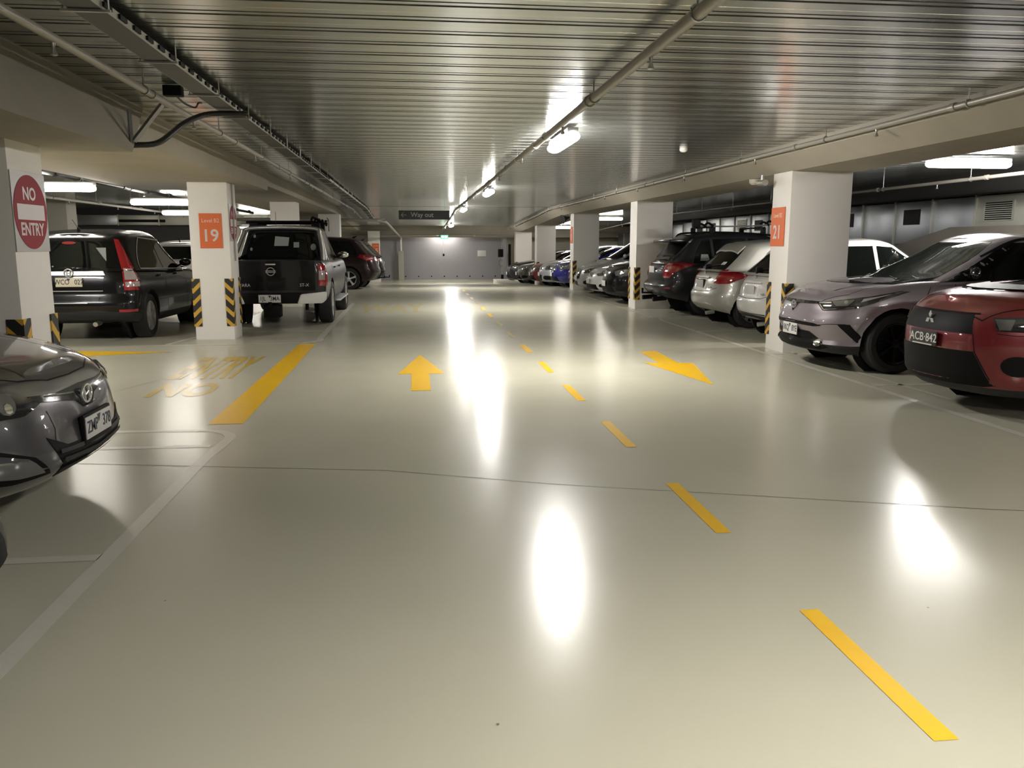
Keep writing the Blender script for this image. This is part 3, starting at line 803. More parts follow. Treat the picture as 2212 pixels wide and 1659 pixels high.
        s.cz = lambda d, u: s.za(d) + u * (s.zr(d) - s.za(d))
        for ui, u in enumerate(U):
            for i, (d, y) in enumerate(H[ui]):
                for sg in (1, -1):
                    if y < 1e-6 and sg == -1: V[(ui, i, -1)] = V[(ui, i, 1)]; continue
                    V[(ui, i, sg)] = bm.verts.new((s.X(d), y * sg, s.cz(d, u)))
        for ui in range(len(U) - 1):
            for i in range(n - 1):
                for sg in (1, -1):
                    q = list(dict.fromkeys([V[(ui, i, sg)], V[(ui, i + 1, sg)], V[(ui + 1, i + 1, sg)], V[(ui + 1, i, sg)]]))
                    if len(q) >= 3: bm.faces.new(q)
        prev = None; ny = 8; top = len(U) - 1
        for i in range(n):
            a, b = V[(top, i, 1)], V[(top, i, -1)]
            if a is b: row = [a] * (ny + 1)
            else:
                row = [a]
                for k in range(1, ny):
                    u = k / ny; co = a.co.lerp(b.co, u); co.z += .035 * (1 - abs(2 * u - 1) ** 2) * min(1, abs(a.co.y) / .4); row.append(bm.verts.new(co))
                row.append(b)
            if prev:
                for k in range(ny):
                    q = list(dict.fromkeys([prev[k], prev[k + 1], row[k + 1], row[k]]))
                    if len(q) >= 3: bm.faces.new(q)
            prev = row
        bmesh.ops.remove_doubles(bm, verts=bm.verts, dist=.0005)
        me = finish(bm, 'cabin', 42); me.materials.append(c.get('paint', s.pm))
        s.cabin_o = link('cabin', me, None, s.root)
    def bvh_build(s):
        vs, fs = [], []
        for o in [s.body_o] + ([s.cabin_o] if 'cab' in s.P else []):
            b = len(vs); vs += [v.co.copy() for v in o.data.vertices]; fs += [[b + i for i in p.vertices] for p in o.data.polygons]
        s.bvh = BVHTree.FromPolygons(vs, fs)
    # ---- projecting onto the shell
    def ray(s, mode, a, b):
        ang = 0
        if isinstance(mode, tuple): mode, ang = mode[0], R(mode[1])
        if mode == 'front': o, d = Vector((s.L / 2 + 1, a, b)), Vector((-1, 0, 0))
        elif mode == 'rear': o, d = Vector((-s.L / 2 - 1, a, b)), Vector((1, 0, 0))
        elif mode == 'left': o, d = Vector((s.X(a), s.W, b)), Vector((0, -1, 0))
        elif mode == 'right': o, d = Vector((s.X(a), -s.W, b)), Vector((0, 1, 0))
        elif mode == 'top': o, d = Vector((s.X(a), b, 3)), Vector((0, 0, -1))
        if ang:
            # pivot on the corner of the car: rays come in at an angle from the side of sign(a)
            sg = 1 if a > 0 else -1
            e = 1 if mode == 'front' else -1
            px = e * s.L / 2; py = sg * s.W / 2
            dirn = Vector((-e * math.cos(ang), -sg * math.sin(ang), 0))
            tang = Vector((-e * math.sin(ang), sg * math.cos(ang), 0))
            base = Vector((px - e * .25, sg * s.P.get('pivot', .62), b)) + tang * (abs(a) - s.P.get('pivot', .62))
            o, d = base - dirn * 2.0, dirn
        h = s.bvh.ray_cast(o, d)
        if h[0] is None:
            p = o + d * (1.0 if not ang else 2.0)
            h = s.bvh.find_nearest(p)
        nrm = h[1] if h[1].dot(d) < 0 else -h[1]
        return h[0], nrm, d
    def patch(s, name, poly, mode, m, off=.006, res=.045, skirt=.02, parent=None, round_=0, bulge=0., smooth=40):
        for _ in range(round_):
            q = []
            for i in range(len(poly)):
                a, b = Vector(poly[i]), Vector(poly[(i + 1) % len(poly)])
                q += [tuple(a.lerp(b, .25)), tuple(a.lerp(b, .75))]
            poly = q
        pts = []
        for i in range(len(poly)):
            a, b = Vector(poly[i]), Vector(poly[(i + 1) % len(poly)]); k = max(1, int((b - a).length / res))
            pts += [a.lerp(b, j / k) for j in range(k)]
        nb = len(pts)
        x0, x1 = min(p.x for p in pts), max(p.x for p in pts); y0, y1 = min(p.y for p in pts), max(p.y for p in pts)
        def inside(x, y):
            r = False; j = nb - 1
            for i in range(nb):
                if (pts[i].y > y) != (pts[j].y > y) and x < (pts[j].x - pts[i].x) * (y - pts[i].y) / (pts[j].y - pts[i].y) + pts[i].x: r = not r
                j = i
            return r
        bd = [p.copy() for p in pts]
        nx, nyy = int((x1 - x0) / res) + 1, int((y1 - y0) / res) + 1
        for i in range(1, nx):
            for j in range(1, nyy):
                x, y = x0 + (x1 - x0) * i / nx, y0 + (y1 - y0) * j / nyy
                if inside(x, y) and min((p - Vector((x, y))).length for p in bd) > res * .5: pts.append(Vector((x, y)))
        r = delaunay_2d_cdt(pts, [(i, (i + 1) % nb) for i in range(nb)], [], 1, 1e-5)
        bm = bmesh.new(); vs = []; nm = []
        for p in r[0]:
            co, nn, d = s.ray(mode, p.x, p.y); o_ = off
            if bulge: o_ += bulge * min(1, min((p - q).length for q in bd) / .06)
            vs.append(bm.verts.new(co + nn * o_)); nm.append(d)
        for f in r[2]:
            try: bm.faces.new([vs[i] for i in f])
            except ValueError: pass
        if not bm.faces: bm.free(); return None
        bm.verts.index_update(); dmap = {v: nm[i] for i, v in enumerate(vs)}
        es = [e for e in bm.edges if e.is_boundary]
        ex = bmesh.ops.extrude_edge_only(bm, edges=es)
        dd = nm[0]
        for g in ex['geom']:
            if isinstance(g, bmesh.types.BMVert): g.co += dd * (skirt + off)
        me = finish(bm, name, smooth)
        return link(name, me, m, parent or s.root)
    def ribbon(s, name, pts, mode, m, wd=.008, off=.0015, parent=None, closed=False):
        P = []
        if closed: pts = list(pts) + [pts[0]]
        for i in range(len(pts) - 1):
            a, b = Vector(pts[i]), Vector(pts[i + 1]); k = max(1, int((b - a).length / .05))
            P += [a.lerp(b, j / k) for j in range(k)]
        P.append(Vector(pts[-1]))
        bm = bmesh.new(); prev = None
        for i, p in enumerate(P):
            d = (P[min(i + 1, len(P) - 1)] - P[max(0, i - 1)]).normalized(); nn = Vector((-d.y, d.x)) * wd / 2
            row = []
            for q in (p + nn, p - nn):
                co, n_, dr = s.ray(mode, q.x, q.y); row.append(bm.verts.new(co + n_ * off))
            if prev: bm.faces.new((prev[0], prev[1], row[1], row[0]))
            prev = row
        return link(name, finish(bm, name, 50), m, parent or s.root)
    def at(s, mode, a, b, off=.0):
        co, n, d = s.ray(mode, a, b); return co - d * off, n
    def rotm(s, mode):
        return {'front': (R(90), 0, R(90)), 'rear': (R(90), 0, R(-90)), 'left': (R(90), 0, R(180)), 'right': (R(90), 0, 0)}[mode]
    def plate(s, mode, txt, b, a=0., m='plate', ink='ink', wd=.372, ht=.134, off=.02, frame=None):
        co, n = s.at(mode, a, b, off); e = empty('number_plate', co); e.parent = s.root; e.rotation_euler = s.rotm(mode)
        bm = bmesh.new(); abox(bm, -wd / 2, wd / 2, -ht / 2, ht / 2, -.012, 0, .004); link('plate_sheet', finish(bm, 'plate_sheet', 40), M[m], e)
        if frame:
            bm = bmesh.new(); abox(bm, -wd / 2 - .015, wd / 2 + .015, -ht / 2 - .03, ht / 2 + .015, -.03, -.006, .006); link('plate_frame', finish(bm, 'plate_frame', 40), M[frame], e)
        if txt:
            text('lettering', txt, ht * .78, M[ink], e, (0, 0, .001), (0, 0, 0), .001, min(1.0, wd * .92 / (len(txt) * ht * .36)), .001)
            if ink == 'ink': prism('triangle_mark', [(-.025, ht * .42), (.025, ht * .42), (0, ht * .05)], .001, M['ink'], e, (0, 0, .0005))
        return e
    def wheels(s):
        P = s.P; ty, rm = wheel_mesh(P['Rt'], P.get('tw', .21), P.get('rim', 'five'))
        for sw in P['axles']:
            for sg in (1, -1):
                o = link('wheel', ty, None, s.root, (s.X(sw), sg * (s.W / 2 - P.get('tw', .21) / 2 - P.get('tuck', .02)), P['Rt']), (0, 0, 0 if sg > 0 else math.pi))
                link('rim', rm, None, o)
    def arch_lips(s, wd):
        for sw in s.P['axles']:
            rr = s.P['Ra'] + wd / 2 - .004
            pts = [(sw + rr * math.cos(a), s.P['Rt'] + rr * math.sin(a)) for a in [math.pi * (-.10 + 1.20 * k / 22) for k in range(23)]]
            for sd in ('left', 'right'): s.ribbon('arch_trim', pts, sd, M['trim'], wd, .006)
    def door_lines(s, xs, z0, z1):
        for sd in ('left', 'right'):
            for a in xs: s.ribbon('panel_seam', [(a[0], z0), (a[1], z1)], sd, M['black'], .008)
    # ---- windows worked out from the greenhouse
    def windows(s, splits, u0=.06, u1=.86, pa=.30, pc=.42, glass='glass', trim=None, ws=True, rw=None, sides=('left', 'right'), rpt=None):
        c = s.P['cab']
        def zz(d, u): return s.cz(d, u)
        us = [u0 + (u1 - u0) * k / 6 for k in range(7)]
        front = [(s.cf(u) + pa, u) for u in us]; rear = [(s.cr_(u) - pc, u) for u in us]
        if rpt: rear = [(s.cr_(u0) - pc - rpt * ((u - u0) / (u1 - u0)) ** 1.6, u) for u in us]
        cuts = [None] + splits + [None]
        for sd in sides:
            for i in range(len(cuts) - 1):
                a = front if cuts[i] is None else [(cuts[i] + .03 + .05 * u, u) for u in us]
                b = rear if cuts[i + 1] is None else [(cuts[i + 1] - .03 + .05 * u, u) for u in us]
                if cuts[i] is not None: a = [(max(x, front[k][0]), u) for k, (x, u) in enumerate(a)]
                if cuts[i + 1] is not None: b = [(max(x, front[k][0] + .01), u) for k, (x, u) in enumerate(b)]
                poly = [(x, zz(x, u)) for x, u in a] + [(x, zz(x, u)) for x, u in b[::-1]]
                s.patch('side_window', poly, sd, M[glass], .004, .06)
            if trim:
                poly = [(x, zz(x, u)) for x, u in front] + [(x, zz(x, u)) for x, u in rear[::-1]]
                s.ribbon('window_trim', poly, sd, M[trim], .018, .007, closed=True)
        if ws:
            L_ = [(s.cw(u) - .10, zz(s.cf(u) + .1, u)) for u in [.03 + .90 * k / 6 for k in range(7)]]
            s.patch('windshield', [(y, z) for y, z in L_] + [(-y, z) for y, z in L_[::-1]], 'front', M[c.get('wsg', glass)], .004, .07)
        if rw:
            ua, ub, ma, mb = rw
            L_ = [(s.cw(u) - (ma + (mb - ma) * (u - ua) / (ub - ua)), zz(s.cr_(u) - .05, u)) for u in [ua + (ub - ua) * k / 5 for k in range(6)]]
            s.patch('rear_window', [(y, z) for y, z in L_] + [(-y, z) for y, z in L_[::-1]], 'rear', M[glass], .004, .06)
    def mirrors(s, d, z, m=None, ww=.20):
        for sd, sg in (('left', 1), ('right', -1)):
            co, n = s.at(sd, d, z)
            bm = bmesh.new(); g = bmesh.ops.create_uvsphere(bm, u_segments=14, v_segments=9, radius=1)
            for v in g['verts']:
                x, y, zz = v.co; v.co = Vector((x * .075 - .03 * (x > 0), y * ww / 2, zz * .075 * (1 if zz > 0 else .8)))
            o = link('side_mirror', finish(bm, 'side_mirror', 60), m or s.pm, s.root, (co.x, co.y + sg * (ww / 2 + .02), co.z + .05))
            tube('mirror_stalk', [(-.01, -sg * ww / 2 * .8, -.03), (-.01, -sg * (ww / 2 + .06), -.07)], .018, M['black'], o, 6)
    def handles(s, ds, z, m=None):
        for sd, sg in (('left', 1), ('right', -1)):
            for d in ds:
                co, n = s.at(sd, d, z)
                bm = bmesh.new(); abox(bm, -.10, .10, -.012, .018, -.014, .014, .008)
                link('door_handle', finish(bm, 'door_handle', 40), m or s.pm, s.root, (co.x, co.y + sg * .012, co.z), (0, 0, 0 if sg > 0 else math.pi))
    def place(s, x, y, rz, z=0.):
        s.root.location = (x, y, z); s.root.rotation_euler = (0, 0, rz); return s
def ellipse(a, b, ra, rb, n=16, t=0):
    return [(a + ra * math.cos(2 * math.pi * k / n), b + rb * math.sin(2 * math.pi * k / n)) for k in range(n)]
def mir(poly): return [(-a, b) for a, b in poly]
def ring_badge(c, mode, a, b, ra, rb, name='badge', extra=(), off=.012, m='satin', th=.008):
    co, n = c.at(mode, a, b, off); e = empty(name, co); e.parent = c.root; e.rotation_euler = c.rotm(mode)
    bm = bmesh.new(); atube(bm, [(ra * math.cos(2 * math.pi * k / 20), rb * math.sin(2 * math.pi * k / 20), 0) for k in range(21)], th, 6)
    for pts in extra: atube(bm, [(x, y, 0) for x, y in pts], th, 6)
    link('emblem', finish(bm, 'emblem', 60), M[m], e)
    return e
FWD_PX, FWD_MX, FWD_PY = 0., math.pi, math.pi / 2
P_ = {k: paint(*v) for k, v in dict(
    graphite=('graphite metallic paint', (.085, .083, .088), .35, .34), black=('black car paint', (.004, .004, .0045), .0, .25),
    purple=('silver purple metallic paint', (.235, .205, .225), .35, .36), red=('dark red metallic paint', (.17, .011, .016), .25, .34),
    pearl=('silver cream metallic paint', (.46, .455, .40), .25, .36), white=('white car paint', (.62, .605, .57), .0, .32),
    dgrey=('dark grey metallic paint', (.024, .025, .027), .25, .34), maroon=('dark maroon paint', (.022, .012, .014), .1, .28),
    silver=('silver metallic paint', (.42, .43, .46), .4, .34), blue=('deep blue paint', (.012, .016, .20), .1, .28),
    brown=('grey brown metallic paint', (.075, .07, .062), .35, .36), wgrey=('pale grey paint', (.42, .42, .40), .1, .34)).items()}
HSEC = [(0, .10), (.10, .035), (.28, .008), (.5, 0), (.70, .012), (.86, .04), (.95, .075), (1, .13)]
def spec(**k):
    d = dict(Rt=.31, Ra=.365, tw=.205, rim='five', sec=HSEC, bottom=[(0, .24), (.6, .19), (3.4, .19), (4.0, .25)])
    d.update(k); return d
def generic_front(c, hl, grille, lower, badge=None, plate=None, fog=None, hang=28):
    """hl: outline of the near-side headlight (front view); mirrored to the other side."""
    for side in (1, -1):
        po = hl if side == 1 else mir(hl)
        h = c.patch('headlight', po, ('front', hang), M['lens'], .006, .035, bulge=.008)
        cx = sum(p[0] for p in po) / len(po); cy = sum(p[1] for p in po) / len(po)
        r = .30 * (max(p[1] for p in po) - min(p[1] for p in po))
        c.patch('lamp_bowl', ellipse(cx * .94, cy, r, r, 12), ('front', hang), M['lens_dark'], .018, .05, parent=h)
        c.patch('lamp_bulb', ellipse(cx * .94, cy, r * .45, r * .45, 8), ('front', hang), M['reflector'], .024, .05, parent=h)
    if grille: c.patch('grille', grille, 'front', M['gloss_black'], .004, .05)
    if lower: c.patch('lower_grille', lower, 'front', M['black'], .004, .05)
    if fog:
        for side in (1, -1): c.patch('fog_recess', fog if side == 1 else mir(fog), ('front', 22), M['black'], .004, .04, round_=1)
def generic_rear(c, tl, rang=30, pale=None, wiper=None):
    for side in (1, -1):
        h = c.patch('tail_light', tl if side == 1 else mir(tl), ('rear', rang), M['red_lens'], .008, .035, bulge=.012)
        if pale: c.patch('lamp_section', pale if side == 1 else mir(pale), ('rear', rang), M['pale_lens'], .02, .04, parent=h)

# ---- grey hatchback at the left front -------------------------------------------------
c = Car(spec(label='grey hatchback with oval badge parked nose out at the left edge', paint=P_['graphite'], L=4.12, W=1.70, axles=(.80, 3.37), rim='ten',
    top=[(0, .70), (.10, .75), (.35, .81), (.75, .89), (1.15, .945), (2.0, .95), (3.2, 1.0), (4.12, .98)],
    front=[(0, .16), (.10, .07), (.26, .0), (.45, .015), (.62, .03), (.8, .06), (.92, .11), (1, .19)], rear=[(0, .08), (.3, 0), (.6, .06), (1, .12)],
    bottom=[(0, .20), (.5, .17), (3.4, .18), (4.0, .25)], af=.82, nf=3.3, crown=.045,
    cab=dict(a0=.95, a1=2.05, c0=4.0, c1=3.55, wb=.80, wr=.60, roof=[(1.9, 1.40), (2.5, 1.45), (3.6, 1.38)])))
c.windows([2.45], rw=(.2, .85, .16, .14)); c.mirrors(1.35, .98)
c.place(-1.84 - 2.06, 4.93, R(0))
hl = [(.40, .645), (.52, .60), (.66, .60), (.84, .66), (.98, .75), (1.06, .81), (.92, .80), (.70, .755), (.50, .70)]
for sg in (1, -1):
    po = hl if sg > 0 else mir(hl)
    h = c.patch('headlight', po, ('front', 32), M['lens_dark'], .006, .035, bulge=.012)
    c.patch('lamp_bowl', ellipse(.60 * sg, .665, .045, .05, 12), ('front', 32), M['lens'], .022, .05, parent=h)
    c.patch('lamp_bulb', ellipse(.60 * sg, .645, .018, .024, 8), ('front', 32), M['reflector'], .03, .05, parent=h)
    c.patch('lamp_reflector', [(.76 * sg, .66), (.86 * sg, .70), (.86 * sg, .76), (.74 * sg, .73)], ('front', 32), M['lens'], .02, .05, parent=h)
    fp = [(.46 * sg, .30), (.60 * sg, .30), (.80 * sg, .33), (.90 * sg, .37), (.86 * sg, .43), (.72 * sg, .44), (.56 * sg, .39)]
    f = c.patch('fog_recess', [(.40 * sg, .275), (.62 * sg, .265), (.88 * sg, .30), (.97 * sg, .37), (.90 * sg, .455), (.72 * sg, .465), (.52 * sg, .39)], ('front', 26), M['black'], .004, .04)
    c.patch('fog_lamp', fp, ('front', 26), M['lens'], .010, .04, parent=f, bulge=.006)
    c.ribbon('panel_seam', [(.44 * sg, .60), (.42 * sg, .5), (.44 * sg, .44), (.38 * sg, .30)], 'front', M['black'], .006)
c.patch('grille', [(-.50, .655), (-.30, .628), (-.13, .60), (-.06, .55), (.06, .55), (.13, .60), (.30, .628), (.50, .655), (.50, .685), (.30, .668), (.12, .672), (0, .675), (-.12, .672), (-.30, .668), (-.50, .685)], 'front', M['gloss_black'], .006, .04)
c.ribbon('grille_chrome', [(-.40, .668), (-.2, .648), (-.12, .642)], 'front', M['chrome'], .008, .010); c.ribbon('grille_chrome', [(.40, .668), (.2, .648), (.12, .642)], 'front', M['chrome'], .008, .010)
ring_badge(c, 'front', 0, .617, .068, .050, 'badge', [[(-.040, .034), (-.030, .0), (-.026, -.04)], [(.026, .04), (.030, 0), (.040, -.034)], [(-.032, -.010), (.032, .010)]], .018)
lg = c.patch('lower_grille', [(-.50, .47), (-.35, .40), (-.0, .385), (.35, .40), (.50, .47), (.44, .35), (.34, .225), (0, .205), (-.34, .225), (-.44, .35)], 'front', M['black'], .004, .04)
for z in (.275, .325, .37):
    c.ribbon('grille_bar', [(-.36 - (z - .22) * .5, z + .01), (0, z - .012), (.36 + (z - .22) * .5, z + .01)], 'front', M['trim'], .022, .014, parent=lg)
c.plate('front', 'ZMP   378', .445, wd=.372, ht=.125, off=.035, frame='black')
c.ribbon('hood_seam', [(.34, -.62), (.20, -.45), (.14, -.25), (.13, 0), (.14, .25), (.20, .45), (.34, .62), (1.1, .70)], 'top', M['black'], .007)
c.ribbon('hood_crease', [(.2, -.36), (.6, -.44), (1.1, -.52)], 'top', P_['graphite'], .02, .004); c.ribbon('hood_crease', [(.2, .36), (.6, .44), (1.1, .52)], 'top', P_['graphite'], .02, .004)

# ---- dark car whose nose just enters at the left bottom edge ---------------------------
c = Car(spec(label='black car whose bumper corner just enters the left bottom edge', paint=P_['black'], L=4.2, W=1.72, axles=(.8, 3.4),
    top=[(0, .66), (.12, .74), (.6, .86), (1.1, .93), (2.0, .95), (4.2, .98)], front=[(0, .06), (.1, 0), (.28, .01), (.5, .05), (.8, .10), (1, .2)], rear=[(0, .05), (.4, 0), (1, .12)], af=.7, nf=3,
    cab=dict(a0=.95, a1=2.05, c0=4.0, c1=3.55, wb=.80, wr=.60, roof=[(1.9, 1.38), (2.5, 1.43), (3.6, 1.36)])))
c.windows([2.45], rw=(.2, .85, .16, .14)); c.place(-1.52 - 2.1, 2.74, 0)
generic_front(c, [(.45, .62), (.62, .60), (.82, .66), (.95, .74), (.7, .72)], [(-.4, .58), (.4, .58), (.4, .64), (-.4, .64)], [(-.5, .28), (.5, .28), (.45, .42), (-.45, .42)])
c.plate('front', '', .5)

# ---- black wagon, rear to the camera, left of pillar 19 --------------------------------
c = Car(spec(label='black compact wagon with tall red tail lamps left of pillar 19', paint=P_['black'], L=4.53, W=1.82, Rt=.345, Ra=.405, tw=.225, axles=(.9, 3.66), clad=.16,
    top=[(0, .80), (.3, .92), (1.1, 1.02), (2.2, 1.04), (3.4, 1.08), (4.3, 1.10), (4.53, 1.08)], bottom=[(0, .30), (.6, .22), (3.7, .24), (4.53, .36)],
    front=[(0, .1), (.3, 0), (.7, .05), (1, .18)], rear=[(0, .10), (.12, .02), (.28, 0), (.40, .01), (.46, .05), (.75, .06), (1, .10)], ar=.36, nr=3.4,
    cab=dict(a0=1.1, a1=2.1, c0=4.46, c1=4.20, wb=.86, wr=.63, ar=.30, roof=[(2.0, 1.58), (2.9, 1.665), (3.7, 1.65), (4.25, 1.57)])))
c.windows([2.75], u0=.05, u1=.84, pa=.34, pc=.50, rpt=.55, trim='satin', rw=(.10, .84, .17, .13)); c.mirrors(1.7, 1.08); c.handles((2.1, 3.1), .96)
for sg in (1, -1):
    h = c.patch('tail_light', [(.66 * sg, .78), (.87 * sg, .78), (.90 * sg, .95), (.82 * sg, 1.14), (.76 * sg, 1.34), (.70 * sg, 1.52), (.635 * sg, 1.53), (.66 * sg, 1.1)], ('rear', 30), M['red_lens'], .010, .04, bulge=.01)
    c.patch('lamp_section', [(.68 * sg, .93), (.86 * sg, .93), (.80 * sg, 1.08), (.68 * sg, 1.09)], ('rear', 30), M['pale_lens'], .024, .04, parent=h)
    c.patch('lamp_section', [(.68 * sg, .83), (.88 * sg, .83), (.88 * sg, .90), (.68 * sg, .90)], ('rear', 30), M['pale_lens'], .024, .04, parent=h)
    c.patch('bumper_reflector', [(.60 * sg, .46), (.86 * sg, .46), (.86 * sg, .50), (.60 * sg, .50)], ('rear', 20), M['red_lens'], .006, .05)
b = c.patch('chrome_strip', [(-.50, 1.00), (.50, 1.00), (.47, 1.06), (-.47, 1.06)], 'rear', M['satin'], .02, .05)
ring_badge(c, 'rear', 0, 1.04, .062, .056, 'badge', [[(-.028, .036), (-.022, -.036)], [(.028, .036), (.022, -.036)], [(-.024, 0), (.024, 0)]], .035)
c.plate('rear', 'WCO   027', .905, m='plate_cream', off=.02)
c.patch('plate_recess', [(-.46, .80), (.46, .80), (.48, .985), (-.48, .985)], 'rear', P_['black'], .004, .06)
c.ribbon('bumper_trim', [(-.46, .775), (.46, .775)], 'rear', M['steel'], .012, .008); c.ribbon('bumper_trim', [(-.25, .60), (.42, .60)], 'rear', M['steel'], .012, .008)
c.patch('brake_light', ellipse(.04, 1.47, .10, .022), 'rear', M['red_lens'], .012, .05)
c.patch('sticker', [(-.34, 1.40), (-.47, 1.40), (-.50, 1.20)], 'rear', M['sticker'], .010, .06)
for a in (.34, .27, .23): c.patch('sticker', ellipse(a, 1.13, .012, .012, 6), 'rear', M['sticker'], .008, .05)
co, n = c.at('top', 3.95, .0)
tube('antenna', [co, co + Vector((-.02, 0, .05))], [.03, .012], M['black'], c.root, 8); tube('antenna_rod', [co + Vector((-.02, 0, .04)), co + Vector((-.22, .0, .16))], .004, M['black'], c.root, 6)
tube('exhaust', [(-2.1, -.35, .30), (-2.30, -.35, .29)], .035, M['steel'], c.root, 12)
c.door_lines([(1.55, 1.6), (2.78, 2.82)], .35, 1.03)
c.place(-5.02, 12.83 + 2.265, FWD_PY)

# ---- black pickup right of pillar 19 ----------------------------------------------------
c = Car(spec(label='black twin cab pickup with chrome sports bar and roof rack right of pillar 19', paint=P_['dgrey'], L=5.25, W=1.85, Rt=.385, Ra=.455, tw=.255, axles=(.92, 4.07), rim='six', tuck=-.01,
    top=[(0, .95), (.2, 1.05), (1.3, 1.14), (2.2, 1.14), (3.5, 1.14), (3.75, 1.16), (5.25, 1.17)], bottom=[(0, .45), (1, .42), (4.2, .44), (5.25, .48)],
    front=[(0, .1), (.4, 0), (1, .12)], rear=[(0, .02), (.2, .0), (1, .01)], ar=.14, nr=5, crown=.02,
    sec=[(0, .07), (.12, .02), (.4, 0), (.6, .0), (.85, .03), (.95, .05), (1, .08)],
    cab=dict(a0=1.3, a1=2.25, c0=3.86, c1=3.66, wb=.86, wr=.66, ar=.22, nr=4, roof=[(2.1, 1.72), (2.9, 1.79), (3.7, 1.76)])))
c.windows([2.72], u0=.05, u1=.86, pa=.34, pc=.26, rw=(.06, .86, .13, .12)); c.mirrors(1.85, 1.18, M['chrome'], .24); c.handles((2.3, 3.3), 1.02)
tg = c.patch('tailgate', [(-.74, .665), (.74, .665), (.74, 1.165), (-.74, 1.165)], 'rear', P_['black'], .012, .06)
for sg in (1, -1):
    h = c.patch('tail_light', [(.745 * sg, .74), (.92 * sg, .74), (.92 * sg, 1.12), (.745 * sg, 1.12)], ('rear', 12), M['red_lens'], .014, .04, bulge=.01)
    c.patch('lamp_section', [(.755 * sg, .84), (.85 * sg, .84), (.85 * sg, 1.0), (.755 * sg, 1.0)], ('rear', 12), M['pale_lens'], .028, .04, parent=h)
    # chrome bumper corner
    bm = bmesh.new(); pts = [(.50, .60), (.92, .64), (.92, .50), (.86, .44), (.44, .44)]
    a = [bm.verts.new((-2.74 + (.10 if abs(y) > .85 else 0), y * sg, z)) for y, z in pts]; b = [bm.verts.new((-2.50, y * sg, z)) for y, z in pts]
    bm.faces.new(a); bm.faces.new(b)
    for i in range(5): bm.faces.new((a[i], a[(i + 1) % 5], b[(i + 1) % 5], b[i]))
    bmesh.ops.bevel(bm, geom=bm.edges[:], offset=.012, segments=2, affect='EDGES')
    link('bumper_corner', finish(bm, 'bumper_corner', 40), M['satin'], c.root)
    # chrome sports bar
    tube('sports_bar', spl([(-1.85, .80 * sg, 1.15), (-1.55, .77 * sg, 1.33), (-1.28, .70 * sg, 1.62), (-1.18, .62 * sg, 1.74), (-1.18, 0, 1.77)], 6), .036, M['satin'], c.root, 10)
    tube('sports_bar', spl([(-1.60, .82 * sg, 1.15), (-1.36, .78 * sg, 1.36), (-1.14, .70 * sg, 1.64), (-1.06, .63 * sg, 1.73)], 6), .032, M['satin'], c.root, 10)
    bm = bmesh.new(); abox(bm, -.95, 1.02, .84 * sg - .10, .84 * sg + .10, .40, .44, .012); link('side_step', finish(bm, 'side_step', 40), M['satin'], c.root, (0, .08 * sg, -.03))
box('rear_bumper', (-2.70, -2.45, -.52, .52, .44, .62), M['black'], c.root, .015)
tube('tow_bar', [(-2.5, 0, .38), (-2.84, 0, .38), (-2.84, 0, .48)], .03, M['black'], c.root, 10)
box('tow_mount', (-2.7, -2.4, -.14, .14, .20, .42), M['black'], c.root, .02)
c.plate('rear', '1JL   3MA', .53, 0.02, off=.13)
ring_badge(c, 'rear', 0, .99, .066, .066, 'badge', [[(-.085, .012), (.085, .012)], [(-.085, -.012), (.085, -.012)]], .022)
bm = bmesh.new(); abox(bm, -.03, .0, -.085, .085, 1.10, 1.125, .006); link('tailgate_handle', finish(bm, 'tailgate_handle', 40), M['satin'], c.root, (-2.625, 0, 0))
for tx, a in (('NAVARA', .50), ('ST-X', -.56)):
    co, n = c.at('rear', a, .755, .017); text('badge_lettering', tx, .075, M['satin'], c.root, co, c.rotm('rear'), .002)
c.patch('sticker', [(-.10, 1.42), (.16, 1.42), (.14, 1.60), (-.12, 1.58)], 'rear', M['sticker'], .010, .08)
c.patch('sticker', [(-.20, 1.39), (-.30, 1.39), (-.30, 1.49), (-.20, 1.49)], 'rear', M['sticker'], .010, .08)
for a, z, r in ((.52, 1.60, .025), (.58, 1.36, .025), (-.56, 1.40, .05)): c.patch('sticker', ellipse(a, z, r, r * 1.3, 8), 'rear', M['sticker'], .010, .08)
for x in (-.75, .15):
    tube('rack_bar', [(x, -.72, 1.87), (x, .72, 1.87)], .022, M['black'], c.root, 8)
    for sg in (1, -1): box('rack_foot', (x - .06, x + .06, .58 * sg - .08, .58 * sg + .08, 1.70, 1.86), M['black'], c.root, .012)
box('rack_platform', (-.85, .3, -.55, .70, 1.872, 1.90), M['black'], c.root, .01)
for k in range(5):
    o = tube('bike_clamp', spl([(-.8 + .05 * k, -.50 - .07 * k, 1.90), (-.78, -.53 - .06 * k, 1.97 - .02 * k), (-.72, -.58 - .05 * k, 1.93 - .03 * k)], 4), .022, M['black'], c.root, 6)
tube('rack_bracket', [(-.76, -.80, 1.96), (-.76, -.83, 1.90), (-.76, -.83, 1.70)], .008, M['black'], c.root, 6)
tube('antenna', [(-1.2, .10, 1.78), (-1.2, .10, 2.05)], .004, M['black'], c.root, 6)
c.door_lines([(1.75, 1.8), (2.75, 2.78), (3.72, 3.72)], .5, 1.12)
for sg in (1, -1): tube('exhaust_hanger', [(-2.3, -.55, .42), (-2.3, -.55, .30)], .03, M['black'], c.root, 8) if sg > 0 else None
c.place(-2.45, 14.78 + 2.625, FWD_PY)

